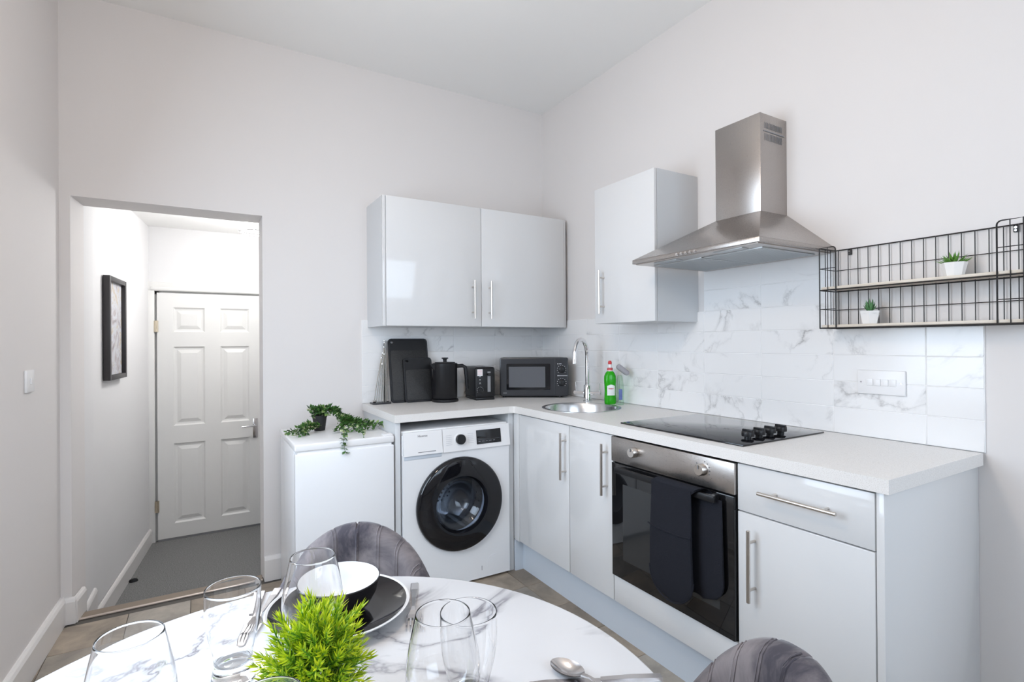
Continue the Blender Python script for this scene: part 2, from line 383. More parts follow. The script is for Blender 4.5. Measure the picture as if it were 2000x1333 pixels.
# hall door
dr = struct('door_1', MB().box((-2.50, 1.845, -.28), (-2.415, 1.90, 1.76), .006).box((-1.615, 1.845, -.28), (-1.53, 1.90, 1.76), .006).box((-2.52, 1.8425, 1.695), (-1.52, 1.902, 1.766), .006).box((-2.44, 1.835, 1.70), (-1.59, 1.85, 1.725), .004), M['door_paint'])
dx0, dx1, dz0, dz1, dy = -2.400, -1.640, -.262, 1.682, 1.852
cols = [(-2.292, -2.076), (-1.966, -1.752)]; rows = [(-.150, .485), (.625, 1.255), (1.372, 1.568)]
holes = [[(a, c), (b, c), (b, d), (a, d)] for a, b in cols for c, d in rows]
lf = holed([(dx0, dz0), (dx1, dz0), (dx1, dz1), (dx0, dz1)], holes, 0, .018)
Td = Matrix(((1, 0, 0, 0), (0, 0, -1, dy + .018), (0, 1, 0, 0), (0, 0, 0, 1)))
lf.v = [Td @ v for v in lf.v]; lf.box((dx0, dy + .016, dz0), (dx1, dy + .04, dz1))
leaf = part('door_leaf', lf, M['door_paint'], dr)
for a, b in cols:
    for c, d in rows:
        pm = MB()
        def ring(i, y): return [(a + i, y, c + i), (b - i, y, c + i), (b - i, y, d - i), (a + i, y, d - i)]
        rs = [ring(0, dy + .002), ring(.012, dy + .0125), ring(.024, dy + .0135), ring(.052, dy + .003)]
        vs = sum(rs, []); fs = [[k * 4 + i, k * 4 + (i + 1) % 4, k * 4 + 4 + (i + 1) % 4, k * 4 + 4 + i] for k in range(3) for i in range(4)] + [[12, 13, 14, 15]]
        pm.add(vs, fs); part('panel', pm, M['door_paint'], leaf)
part('handle_plate', MB().box((-1.728, 1.842, .475), (-1.690, 1.852, .640), .003), M['steel_dark'], leaf)
part('lever', MB().tube([(-1.709, 1.845, .585), (-1.709, 1.80, .585), (-1.722, 1.79, .585), (-1.815, 1.79, .580)], .0075, 10), M['chrome'], leaf)
for z in (1.415, .0): part('hinge', MB().cyl((-2.407, 1.843, z - .045), (-2.407, 1.843, z + .045), .008, n=12).box((-2.420, 1.842, z - .045), (-2.390, 1.850, z + .045)), M['brass'], dr, 'brass hinge')
part('frame_stop', MB().box((-2.43, 1.893, -.28), (-2.385, 1.91, 1.72)).box((-1.655, 1.893, -.28), (-1.60, 1.91, 1.72)).box((-2.43, 1.893, 1.67), (-1.60, 1.91, 1.74)), M['door_paint'], dr)
part('bottom_gap', MB().box((dx0, 1.856, -.279), (dx1, 1.88, dz0)), M['seam'], dr)

# wall tiles
def tiles(parent, spans, zs, plane, cut=None, upper=None):
    cache = {}
    for (a, b) in spans:
        for (c, d) in zs:
            w, h = abs(b - a) - .0018, d - c - .0018
            key = (round(w, 3), round(h, 3))
            if key not in cache: cache[key] = mesh_of('tile', MB().box((-w / 2, -.0035, -h / 2), (w / 2, .0035, h / 2), .0014, 1), M['tile'])
            mid = (a + b) / 2
            Mx = Matrix.Translation((mid, -.0045, (c + d) / 2)) if plane == 'y' else Matrix.Translation((-.0045, mid, (c + d) / 2)) @ Matrix.Rotation(R(-90), 4, 'Z')
            inst('tile', cache[key], parent, Mx)
RZ = [(.9185 + .0994 * k, .9185 + .0994 * (k + 1)) for k in range(5)]
ys = [0, -.2, -.5, -.8, -1.1, -1.4, -1.7, -2.0, -2.3, -2.452]
tiles(wall_right, [(ys[i], ys[i + 1]) for i in range(7)], RZ, 'x')
tiles(wall_right, [(ys[i], ys[i + 1]) for i in (7, 8)], RZ[:4], 'x')
tiles(wall_right, [(-1.4, -1.7), (-1.7, -2.0)], [(1.4155, 1.515), (1.515, 1.6145)], 'x')
part('grout', MB().box((-.0066, 0, .919), (0, -2.0, 1.4155)).box((-.0066, -2.0, .919), (0, -2.452, 1.316)).box((-.0066, -1.4, 1.4155), (0, -2.0, 1.6145)), M['grout'], wall_right)
xs = [0, -.1, -.4, -.7, -1.0, -1.288]
tiles(wall_back, [(xs[i], xs[i + 1]) for i in range(5)], RZ[:4] + [(RZ[4][0], 1.41)], 'y')
part('grout', MB().box((0, -.0066, .919), (-1.288, 0, 1.41)), M['grout'], wall_back)

# ------------------------------------------------------------------ fitted kitchen
WZ = .918; FX = -.597; BX = -.5765; PZ = .173
sinkc = (-.342, -.868); SR = .212
circ = [(sinkc[0] + (SR - .012) * math.cos(2 * math.pi * i / 48), sinkc[1] + (SR - .012) * math.sin(2 * math.pi * i / 48)) for i in range(48)]
outl = [(-.010, -.010), (-1.2885, -.010), (-1.2885, -.607), (-.640, -.607), (-.618, -.612), (-.610, -.622), (-.607, -.645), (-.607, -2.448), (-.010, -2.448)]
solo('worktop', holed(outl, [circ], WZ - .038, WZ), M['worktop'], 'pale speckled L-shaped kitchen worktop with square edges', 'worktop')
def bar_handle(parent, p0, p1, off, name='handle'):
    """bar from p0 to p1; off = vector from bar to door face"""
    p0 = Vector(p0); p1 = Vector(p1); off = Vector(off); m = MB(); m.cyl(p0, p1, .006, n=14, bev=.0008)
    for t in (.17, .83): q = p0.lerp(p1, t); m.cyl(q, q + off, .0045, n=10)
    return part(name, m, M['handle'], parent, 'satin nickel bar handle')
def rdoor(parent, y0, y1, z0, z1, name='door'):
    return part(name, MB().box((FX, y0 - .0015, z0 + .0015), (BX - .001, y1 + .0015, z1 - .0015), .0018), M['cab'], parent)
T = thing('base_cabinet', 'pale grey gloss corner base cabinet under the sink beside the washing machine', 'cabinet', (-.3, -.85, 0))
part('carcass', MB().box((BX, -.02, PZ), (-.02, -1.0955, .44)).box((BX, -.02, .44), (BX + .018, -1.0955, WZ - .04)).box((BX, -.02, .44), (-.02, -.035, WZ - .04)).box((BX, -1.08, .44), (-.02, -1.0955, WZ - .04)), M['carcass'], T)
part('side_panel', MB().box((-.634, -.02, 0), (-.601, -.583, WZ - .04)), M['carcass'], T)
part('corner_post', MB().box((-.600, -.585, PZ), (BX - .001, -.640, WZ - .041), .001), M['cab'], T)
d = rdoor(T, -.641, -1.0965, PZ, WZ - .043); bar_handle(d, (-.632, -1.074, .838), (-.632, -1.072, .614), (.036, 0, 0))
T = thing('base_cabinet', 'narrow pale grey gloss base cabinet between corner cabinet and oven', 'cabinet', (-.3, -1.25, 0))
part('carcass', MB().box((BX, -1.097, PZ), (-.02, -1.4055, WZ - .04)), M['carcass'], T)
d = rdoor(T, -1.0975, -1.4065, PZ, WZ - .043); bar_handle(d, (-.632, -1.371, .836), (-.632, -1.369, .614), (.036, 0, 0))
T = thing('oven_housing', 'pale grey oven housing with plain filler panel below the oven', 'cabinet', (-.3, -1.7, 0))
part('carcass', MB().box((BX, -1.407, PZ), (-.02, -2.004, .286)).box((-.04, -1.407, .286), (-.02, -2.004, WZ - .04)), M['carcass'], T)
part('filler_panel', MB().box((FX, -1.409, PZ + .0015), (BX - .001, -2.003, .286), .0018), M['cab'], T)
T = thing('drawer_cabinet', 'pale grey gloss base cabinet with one drawer over a door, right of oven', 'cabinet', (-.3, -2.2, 0))
part('carcass', MB().box((BX, -2.006, PZ), (-.02, -2.412, WZ - .04)), M['carcass'], T)
d = rdoor(T, -2.0055, -2.4125, .7215, WZ - .043, 'drawer'); bar_handle(d, (-.632, -2.100, .803), (-.632, -2.332, .803), (.036, 0, 0))
d = rdoor(T, -2.0055, -2.4125, PZ, .7205); bar_handle(d, (-.632, -2.068, .678), (-.632, -2.067, .452), (.036, 0, 0))
solo('end_panel', MB().box((-.597, -2.4145, 0), (-.001, -2.4335, WZ - .0385), .001), M['cab'], 'tall pale grey end panel closing right end of base cabinets', 'panel', (-.3, -2.424, 0))
solo('end_panel', MB().box((-1.281, -.012, 0), (-1.255, -.592, WZ - .0385), .001), M['carcass'], 'narrow grey end panel between fridge and washing machine', 'panel', (-1.268, -.3, 0))
solo('plinth', MB().box((-.55, -.60, 0), (-.535, -2.413, PZ - .003)).box((-.60, -.586, 0), (-.535, -.601, PZ - .003)), M['plinth'], 'long grey plinth board along the floor under base cabinets', 'plinth', (-.54, -1.5, 0))
# wall cabinets
CZ0, CZ1 = 1.3665, 2.078
T = thing('wall_cabinet', 'wide pale grey wall cabinet with two doors above the microwave', 'cabinet', (-.64, 0, CZ0))
part('carcass', MB().box((-1.254, -.0, CZ0), (-.025, -.296, CZ1)), M['carcass'], T)
d = part('door', MB().box((-1.236, -.298, CZ0 + .001), (-.6575, -.317, CZ1 - .001), .0018), M['cab'], T); bar_handle(d, (-.7165, -.352, 1.640), (-.7165, -.352, 1.412), (0, .036, 0))
d = part('door', MB().box((-.6545, -.298, CZ0 + .001), (-.046, -.317, CZ1 - .001), .0018), M['cab'], T); bar_handle(d, (-.6055, -.352, 1.640), (-.6055, -.352, 1.412), (0, .036, 0))
part('filler_strip', MB().box((-1.254, -.297, CZ0), (-1.238, -.314, CZ1), .001), M['cab'], T)
part('filler_strip', MB().box((-.044, -.297, CZ0), (-.0255, -.310, CZ1), .001), M['cab'], T)
T = thing('wall_cabinet', 'single pale grey wall cabinet left of the steel extractor hood', 'cabinet', (0, -1.14, CZ0))
part('carcass', MB().box((-.001, -.935, CZ0), (-.278, -1.3615, CZ1)), M['carcass'], T)
d = part('door', MB().box((-.280, -.936, CZ0 + .001), (-.297, -1.361, CZ1 - .001), .0018), M['cab'], T); bar_handle(d, (-.332, -1.008, 1.642), (-.332, -1.008, 1.416), (.036, 0, 0))

# ------------------------------------------------------------------ extractor hood
hy0, hy1, hxd, hz0, hz1 = -1.402, -2.008, -.475, 1.606, 1.627
cy0, cy1, cxd, cz1 = -1.603, -1.817, -.178, 2.186
T = thing('extractor_hood', 'brushed steel chimney extractor hood above the black hob', 'extractor hood', (0, -1.705, hz0))
m = MB(); m.box((0, hy0, hz0 + .004), (hxd, hy1, hz1), .0012)
zt = 1.792
vs = [(0, hy0, hz1), (hxd, hy0, hz1), (hxd, hy1, hz1), (0, hy1, hz1), (0, cy0, zt), (cxd, cy0, zt), (cxd, cy1, zt), (0, cy1, zt)]
m.add(vs, [[0, 1, 5, 4], [1, 2, 6, 5], [2, 3, 7, 6], [4, 5, 6, 7]]); part('canopy', m, M['steel'], T)
ch = part('chimney', MB().box((0, cy0 - .001, zt - .005), (cxd, cy1 + .001, cz1), .0012), M['steel'], T)
sl = MB()
for k in range(13):
    x = -.150 + k * .0095
    sl.box((x, cy1 - .0006, 2.128 - abs(k - 0) * .0), (x + .0022, cy1 + .0005, 2.152)); sl.box((x, cy1 - .0006, 2.080), (x + .0022, cy1 + .0005, 2.108))
part('vent_slots', sl, M['seam'], ch, 'dark vent slots', 'stuff')
part('slot_seam', MB().box((-.158, cy1 - .0006, 2.115), (-.02, cy1 + .0005, 2.119)), M['seam'], ch)
part('underside', MB().box((-.012, hy0 - .012, hz0), (hxd + .012, hy1 + .012, hz0 + .005)), M['steel_pan'], T)
for a, b in ((hy0 - .045, -1.700), (-1.710, hy1 + .045)):
    f = part('grease_filter', MB().box((-.06, a, hz0 - .004), (-.39, b, hz0 + .001), .001), M['filter'], T)
    g = MB()
    for k in range(22): x = -.075 - k * .0142; g.box((x, a - .01, hz0 - .0052), (x - .004, b + .01, hz0 - .0038))
    part('filter_slots', g, M['filter'], f, kind='stuff')
for c in (-1.56, -1.86): part('hood_light', MB().box((-.405, c - .06, hz0 - .003), (-.445, c + .06, hz0 + .001), .001), M['filter'], T)
for k in range(5): part('button', MB().cyl((hxd, -1.655 - k * .0215, 1.6165), (hxd - .008, -1.655 - k * .0215, 1.6165), .0055, n=14, bev=.001), M['chrome'], T)

# ------------------------------------------------------------------ oven
T = thing('oven', 'built-in black glass oven with brushed steel control panel', 'oven', (-.3, -1.705, .2885))
part('body', MB().box((FX + .004, -1.411, .2885), (-.06, -2.001, .872)), M['black'], T)
part('control_panel', MB().box((-.609, -1.409, .770), (FX + .004, -2.003, .873), .0015), M['steel_pan'], T)
for y in (-1.547, -1.878):
    k = part('knob', MB().cyl((-.609, y, .828), (-.632, y, .828), .0205, .0195, 28, .002), M['handle'], T)
    part('knob_pointer', MB().box((-.6350, y - .0018, .832), (-.6340, y + .0018, .846)), M['seam'], k)
mk = MB()
for k in range(12):
    a = R(30 + k * 24); y = -1.878 + .030 * math.sin(a); z = .828 - .030 * math.cos(a)
    if k not in (5, 6): mk.box((-.6096, y - .0022, z - .0022), (-.6089, y + .0022, z + .0022))
part('dial_marks', mk, M['print_grey'], T, kind='stuff')
dr_ = part('door', MB().box((-.609, -1.410, .290), (FX + .003, -2.002, .764), .0025), M['oven_glass'], T)
part('window', MB().box((-.6096, -1.478, .372), (-.6085, -1.945, .684)), M['oven_win'], dr_, 'smoky see-through oven window')
m = MB(); m.box((-.655, -1.475, .738), (-.640, -1.957, .762), .004)
for y in (-1.50, -1.932): m.box((-.642, y - .012, .741), (-.606, y + .012, .759), .003)
part('handle', m, M['black'], dr_)
# oven mitt: double glove over the handle
def mitt(x, y0, y1, ztop, zbot, th, wob):
    def fn(u, v):
        t = v; w = (y0 + y1) / 2; hw = abs(y1 - y0) / 2
        z = ztop - t * (ztop - zbot)
        tt = max(0, (zbot + hw * .98 - z) / (hw * .98)); e = math.sqrt(max(0, 1 - min(tt, 1) ** 2.4))
        hw2 = hw * (.93 + .09 * t) * max(e, .02)
        a = 2 * math.pi * u; ss = math.copysign(abs(math.sin(a)) ** .55, math.sin(a)); cc = math.copysign(abs(math.cos(a)) ** .55, math.cos(a))
        thk = th * (.35 + .65 * min(1, t * 2.2)) * max(e, .1) 
        return (x + thk * ss + wob * math.sin(7 * t + 1) * .4 + wob * .5 * cc, w + hw2 * cc, z)
    return MB().grid(fn, 28, 22, True, wrapu=True)
T = thing('oven_mitt', 'navy double oven mitt draped over the oven door handle', 'oven mitt', (-.65, -1.79, .36))
m = mitt(-.672, -1.690, -1.888, .762, .352, .0105, .004); front = part('front_mitt', m, M['navy'], T)
part('back_mitt', mitt(-.625, -1.806, -1.974, .745, .392, .009, .002), M['navy'], T)
m = MB(); pts = []
def fold(u, v):
    a = math.pi * u; ya, yb = -1.695, -1.884
    return (-.6475 - .0245 * math.cos(a), ya + (yb - ya) * v - (.05 * u * v + .045 * u * (1 - v)), .752 + .018 * math.sin(a))
m.grid(fold, 12, 8); n0 = len(m.v)
m.grid(lambda u, v: Vector(fold(u, v)) * 1 + Vector((0, 0, .005)), 12, 8); part('fold', m, M['navy'], T)
part('pocket_hem', MB().tube([(-.6835, -1.692, .605), (-.685, -1.74, .598), (-.685, -1.84, .598), (-.6835, -1.886, .605)], .0028, 6), M['navy'], front)
part('binding', MB().tube([(-.675, -1.79 + .1 * math.cos(a) * (1.0), .452 - .1 * math.sin(a)) for a in [R(i * 10) for i in range(19)]], .003, 6), M['navy'], front)

# ------------------------------------------------------------------ hob
T = thing('hob', 'black ceramic glass hob with four knobs set in the worktop', 'hob', (-.302, -1.694, WZ))
part('glass_top', MB().box((-.057, -1.396, WZ), (-.545, -1.991, WZ + .006), .0018), M['black_gloss'], T)
for x in (-.44, -.376, -.312, -.246):
    k = part('knob', MB().lathe([(.012, 0), (.012, .010), (.021, .012), (.0215, .020), (.0205, .0285), (.019, .030), (0, .030)], Matrix.Translation((x, -1.935, WZ + .006)), 24), M['black'], T)
    part('knob_grip', MB().box((x - .0045, -1.935 - .0205, WZ + .034), (x + .0045, -1.935 + .0205, WZ + .042), .002), M['black'], k)

# ------------------------------------------------------------------ sink and tap
T = thing('sink', 'round stainless steel sink bowl sunk in the worktop corner', 'sink', (*sinkc, WZ))
Ts = Matrix.Translation((*sinkc, WZ))
part('bowl', MB().lathe([(SR, .0005), (SR, .003), (SR - .006, .004), (SR - .018, .002), (SR - .024, -.01), (SR - .03, -.06), (SR - .05, -.135), (SR - .08, -.155), (.05, -.160), (.03, -.163), (.03, -.17), (.06, -.168), (SR - .075, -.162), (SR - .040, -.14), (SR - .022, -.06), (SR - .016, -.01)], Ts, 56, closed=True), M['sink'], T)
part('drain', MB().lathe([(.042, -.159), (.040, -.156), (.028, -.158), (.0, -.158)], Ts, 28), M['chrome'], T)
part('overflow', MB().cyl((sinkc[0] + .125, sinkc[1] - .128, WZ - .035), (sinkc[0] + .115, sinkc[1] - .118, WZ - .035), .012, n=16), M['seam'], T, 'dark overflow hole')
tb = (-.137, -.668); sd = Vector((-.90, -.44, 0)).normalized(); cd = Vector((.44, -.90, 0)).normalized()
T = thing('mixer_tap', 'tall chrome swan-neck mixer tap standing behind the sink', 'tap', (*tb, WZ))
b3 = Vector((*tb, WZ))
part('body', MB().lathe([(.027, 0), (.027, .005), (.022, .008), (.022, .095), (.0185, .100), (0, .100)], Matrix.Translation(b3), 28), M['chrome'], T)
path = [b3 + Vector((0, 0, .09)), b3 + Vector((0, 0, .2)), b3 + Vector((0, 0, .272))]
rr = .085
for i in range(1, 15):
    a = math.pi * i / 14; path.append(b3 + Vector((0, 0, .272)) + sd * (rr - rr * math.cos(a)) + Vector((0, 0, rr * math.sin(a) * 1.12)))
path.append(path[-1] + Vector((0, 0, -.02)) + sd * .002); sp_end = path[-1]
part('spout', MB().tube(path, .0125, 16), M['chrome'], T)
part('aerator', MB().cyl(sp_end + Vector((0, 0, .004)), sp_end + Vector((0, 0, -.022)), .0145, n=20, bev=.001), M['chrome'], T)
for sgn in (-1, 1):
    q = b3 + Vector((0, 0, .052))
    h = part('handle', MB().cyl(q + cd * sgn * .02, q + cd * sgn * .088, .0115, n=18, bev=.0015), M['chrome'], T)
    part('lever', MB().cyl(q + cd * sgn * .076 + Vector((0, 0, .008)), q + cd * sgn * .078 + Vector((0, 0, .062)), .0032, n=10), M['chrome'], h)

# ------------------------------------------------------------------ washing machine
wx0, wx1, wy, wz1 = -1.248, -.640, -.603, .832
T = thing('washing_machine', 'white front-loading washing machine with black-rimmed porthole door', 'washing machine', (-.944, -.33, 0))
wcx, wcz = -.938, .432
hole = [(wcx + .155 * math.cos(2 * math.pi * i / 48), wcz + .155 * math.sin(2 * math.pi * i / 48)) for i in range(48)]
fr = holed([(wx0, .012), (wx1, .012), (wx1, .712), (wx0, .712)], [hole], 0, .012)
Tw = Matrix(((1, 0, 0, 0), (0, 0, -1, wy + .012), (0, 1, 0, 0), (0, 0, 0, 1))); fr.v = [Tw @ v for v in fr.v]
fr.box((wx0, wy + .012, .012), (wx0 + .01, -.06, wz1 - .02)).box((wx1 - .01, wy + .012, .012), (wx1, -.06, wz1 - .02)).box((wx0, -.07, .012), (wx1, -.06, wz1 - .02)).box((wx0, wy + .012, .012), (wx1, -.06, .03))
part('body', fr, M['white'], T)
part('top_lid', MB().box((wx0, wy + .022, wz1 - .022), (wx1, -.06, wz1), .006), M['white'], T)
# console, leaning back slightly
cz0_, cz1_ = .708, .826
def slab(y_b, y_t, x0, x1, z0, z1, th=.03): return MB().add([(x0, y_b, z0), (x1, y_b, z0), (x1, y_t, z1), (x0, y_t, z1), (x0, y_b + th, z0), (x1, y_b + th, z0), (x1, y_t + th, z1), (x0, y_t + th, z1)], [[0, 1, 2, 3], [5, 4, 7, 6], [3, 2, 6, 7], [0, 4, 5, 1], [1, 5, 6, 2], [0, 3, 7, 4]])
lean = .016; yb_, yt_ = wy - .010, wy - .010 + lean
def cy_(z): return yb_ + (z - cz0_) / (cz1_ - cz0_) * lean
con = part('console', slab(yb_, yt_, -1.034, wx1 + .002, cz0_, cz1_), M['white_plastic'], T)
drw = part('detergent_drawer', slab(yb_ - .001, yt_ - .001, wx0 + .004, -1.037, cz0_ + .002, cz1_ - .001), M['white_plastic'], T)
part('drawer_recess', MB().box((wx0 + .006, wy - .002, .688), (-1.040, wy + .004, .7085), .002), M['plinth'], T)
Tc = frame_T((0, 0, 0), (1, 0, 0), (0, lean, cz1_ - cz0_))
def on_con(x, z, out=.0006): Tt = Tc.copy(); Tt.translation = Vector((x, cy_(z) - out, z)); return Tt
part('brand_lettering', text_mb('Hisense', .0165, on_con(-1.143, .803, .0014)), M['print_grey'], drw)
part('drawer_print', MB().add([on_con(-1.17, .722, .0016) @ Vector(p) for p in ((0, 0, 0), (.095, 0, 0), (.095, .003, 0), (0, .003, 0))], [[0, 1, 2, 3]]), M['print_grey'], drw)
kn = on_con(-.938, .766, 0)
part('dial_ring', MB().lathe([(.033, 0), (.032, .004), (.028, .005), (0, .005)], kn, 32), M['white_plastic'], con)
part('dial', MB().lathe([(.0265, .004), (.026, .020), (.0235, .0225), (0, .0225)], kn, 32), M['black'], con, 'black programme dial')
pr = MB()
for sx in (-1, 1):
    for k in range(6):
        x = -.938 + sx * .062; z = .748 + k * .0095 - .006
        pr.add([on_con(x, z) @ Vector(p) for p in ((-.017, 0, 0), (.017, 0, 0), (.017, .0022, 0), (-.017, .0022, 0))], [[0, 1, 2, 3]])
part('programme_print', pr, mat('faint_print', (.62, .62, .64), .5), con, kind='stuff')
ds = MB(); Td_ = on_con(-.768, .767, .0012); ds.prism(rrect(.148, .074, .002), 0, .0014, Td_); dsp = part('display', ds, M['black_gloss'], con, 'black glass display')
ic = MB()
for k in range(5): ic.prism(rrect(.012 + .004 * (k % 2), .0035, .0005), 0, .0003, Td_ @ Matrix.Translation((-.058 + .022 * k, -.023, .0015)))
ic.prism(rrect(.13, .0008, .0002), 0, .0003, Td_ @ Matrix.Translation((0, -.014, .0015)))
part('display_icons', ic, M['print_grey'], dsp, kind='stuff')
Tp = Matrix(((1, 0, 0, wcx), (0, 0, -1, wy), (0, 1, 0, wcz), (0, 0, 0, 1)))
rim = part('porthole_rim', MB().lathe([(.150, 0), (.242, 0), (.2445, .004), (.2435, .016), (.238, .025), (.228, .029), (.160, .035), (.148, .033), (.141, .020), (.139, .004)], Tp, 72, closed=True), M['black_gloss'], T, 'glossy black porthole rim')
part('porthole_glass', MB().lathe([(.139, .012), (.134, .020), (.11, .008), (.09, -.04), (.06, -.075), (0, -.085), ], Tp, 56).lathe([(.139, .009), (.130, .014), (.105, .002), (.085, -.045), (.055, -.080), (0, -.090)], Tp, 56), M['tint_glass'], T, 'clear bulging porthole glass')
part('door_seal', MB().lathe([(.152, -.004), (.150, -.03), (.158, -.05), (.175, -.06), (.180, -.03)], Tp, 48), M['plinth'], T)
drm = part('drum', MB().lathe([(.176, -.06), (.235, -.075), (.238, -.34), (.10, -.36), (0, -.36)], Tp, 48), M['drum'], T)
for k in range(3):
    a = R(90 + 120 * k - 35)
    part('drum_lifter', MB().add([Tp @ Vector((r * math.cos(a + da), r * math.sin(a + da), z)) for z in (-.08, -.34) for r, da in ((.236, -.22), (.185, -.05), (.185, .05), (.236, .22))], [[0, 1, 5, 4], [1, 2, 6, 5], [2, 3, 7, 6], [0, 3, 2, 1]]), M['drum'], drm)
ho = MB()
for i in range(-5, 6):
    for j in range(-5, 6):
        x, z = i * .024 + (j % 2) * .012, j * .021
        if x * x + z * z < .012: ho.lathe([(0, -.3585), (.006, -.3585)], Tp @ Matrix.Translation((x, z, 0)), 8, False)
for k in range(40):
    for zz in (-.12, -.17, -.22, -.27):
        a = 2 * math.pi * k / 40 + zz * 3; c = Vector((.2355 * math.cos(a), .2355 * math.sin(a), zz)); t = Vector((-math.sin(a), math.cos(a), 0)) * .005; u = Vector((0, 0, .005))
        ho.add([Tp @ (c - t - u), Tp @ (c + t - u), Tp @ (c + t + u), Tp @ (c - t + u)], [[0, 1, 2, 3]])
part('drum_holes', ho, M['drum_dark'], drm, kind='stuff')
part('filter_flap', MB().prism(rrect(.075, .075, .03), 0, .0012, Tp @ Matrix.Translation((.20, -.345, 0))), M['white'], T)
part('flap_mark', MB().box((-.814, wy - .0008, .052), (-.811, wy + .001, .076)), M['seam'], T)
for x in (wx0 + .05, wx1 - .05):
    for y in (-.55, -.12): part('foot', MB().cyl((x, y, 0), (x, y, .014), .02, n=14), M['black'], T)

# ------------------------------------------------------------------ fridge and ivy
fx0, fx1, fz = -1.742, -1.290, .820
T = thing('fridge', 'small white under-counter fridge standing left of the washing machine', 'fridge', (-1.516, -.34, 0))
part('cabinet', MB().box((fx0, -.085, .02), (fx1, -.552, .79), .004), M['white'], T)
part('top_lid', MB().box((fx0 - .002, -.080, .786), (fx1 + .002, -.600, fz), .007, 3), M['white_plastic'], T)
part('door', MB().box((fx0, -.557, .03), (fx1, -.603, .776), .006, 3), M['white'], T)
part('grip_shadow_gap', MB().box((fx0 + .01, -.558, .776), (fx1 - .01, -.592, .787)), M['white_plastic'], T)
part('hinge_cover', MB().box((fx1 - .045, -.545, fz - .002), (fx1 - .004, -.597, fz + .008), .003), M['white_plastic'], T)
for x in (fx0 + .05, fx1 - .05):
    for y in (-.5, -.13): part('foot', MB().cyl((x, y, 0), (x, y, .022), .02, n=14), M['black'], T)

def leaf_cloud(name, leaves, mat_, parent, stems=None, kind='stuff', sr=.0012):
    """leaves: list of (pos, dir, up, length, width, tint)"""
    mb = MB(); tint = []
    for p, d, u, ln, wd_, tn in leaves:
        d = d.normalized(); sd_ = d.cross(u); sd_ = sd_.normalized() if sd_.length > 1e-4 else d.orthogonal().normalized(); up_ = sd_.cross(d)
        pts = [p, p + d * ln * .45 + sd_ * wd_ / 2 + up_ * ln * .10, p + d * ln * .5 - up_ * ln * .03, p + d * ln * .45 - sd_ * wd_ / 2 + up_ * ln * .10, p + d * ln]
        mb.add(pts, [[0, 1, 2], [0, 2, 3], [1, 4, 2], [2, 4, 3]], True)
        tint += [tn * .7, tn, tn * .9, tn, min(1, tn * 1.15)]
    o = part(name, mb, mat_, parent, kind=kind)
    at = o.data.attributes.new('tint', 'FLOAT', 'POINT')
    for i, t in enumerate(tint): at.data[i].value = t
    return o
rng = random.Random(3)
def rv(s=1): return Vector((rng.uniform(-s, s), rng.uniform(-s, s), rng.uniform(-s, s)))
T = thing('ivy_plant', 'trailing variegated ivy in black pot on top of the white fridge', 'potted plant', (-1.57, -.24, fz))
pc = Vector((-1.57, -.235, fz))
part('pot', MB().lathe([(.027, .0005), (.036, .07), (.039, .07), (.040, .08), (.036, .08), (.034, .07), (0, .068)], Matrix.Translation(pc), 28), M['green_pot'], T)
strands = []
top = pc + Vector((0, 0, .075))
def bez(a, b, c, n=18): return [a * (1 - t) ** 2 + b * 2 * t * (1 - t) + c * t * t for t in [i / (n - 1) for i in range(n)]]
for k in range(24):
    a = rng.uniform(0, 6.28); r = rng.uniform(.02, .06); strands.append(('t', bez(top, top + Vector((r * .5 * math.cos(a), r * .5 * math.sin(a), .05)), top + Vector((r * math.cos(a), r * math.sin(a), rng.uniform(.0, .045))), 10)))
for k in range(7): strands.append(('t', bez(top, top + Vector((.05 + .01 * k, -.01, .075)), top + Vector((.10 + rng.uniform(-.02, .02), rng.uniform(-.07, .0), -.02)), 16)))
Zf = fz + .012
for k in range(4): strands.append(('l', bez(Vector((-1.57, -.29, Zf + .02)), Vector((-1.64, -.31, Zf + .035)), Vector((-1.738 + .022 * k, -.30 - .020 * k, Zf)), 16)))
for k in range(4): strands.append(('l', bez(Vector((-1.60, -.30, Zf + .01)), Vector((-1.65, -.33, Zf + .03 + .015 * k)), Vector((-1.66 - .018 * k, -.37 - .015 * k, Zf)), 14)))
for k in range(9): strands.append(('m', bez(pc + Vector((.10, -.03, .06)), Vector((-1.46 + .02 * rng.random(), -.34, Zf + .07)), Vector((-1.53 + .024 * k, -.38 - .02 * rng.random(), Zf)), 16)))
for k in range(5): strands.append(('m', bez(pc + Vector((.10, -.03, .06)), Vector((-1.45, -.33, Zf + .06)), Vector((-1.405 + .025 * k, -.345 - .012 * k, Zf + .005)), 16)))
strands.append(('r', bez(Vector((-1.47, -.33, Zf + .03)), Vector((-1.38, -.36, Zf + .035)), Vector((-1.285, -.395, Zf + .012)), 20)))
strands.append(('r', bez(Vector((-1.45, -.32, Zf + .02)), Vector((-1.40, -.33, Zf + .05)), Vector((-1.315, -.35, Zf + .01)), 16)))
strands.append(('f', bez(Vector((-1.50, -.42, Zf + .02)), Vector((-1.52, -.60, Zf + .035)), Vector((-1.535, -.618, .815)), 14) + [Vector((-1.530, -.616, .800)), Vector((-1.532, -.615, .785)), Vector((-1.527, -.615, .772)), Vector((-1.520, -.614, .760))]))
strands.append(('f', bez(Vector((-1.45, -.38, Zf + .02)), Vector((-1.43, -.50, Zf + .03)), Vector((-1.435, -.585, Zf)), 16)))
lv = []; stm = MB()
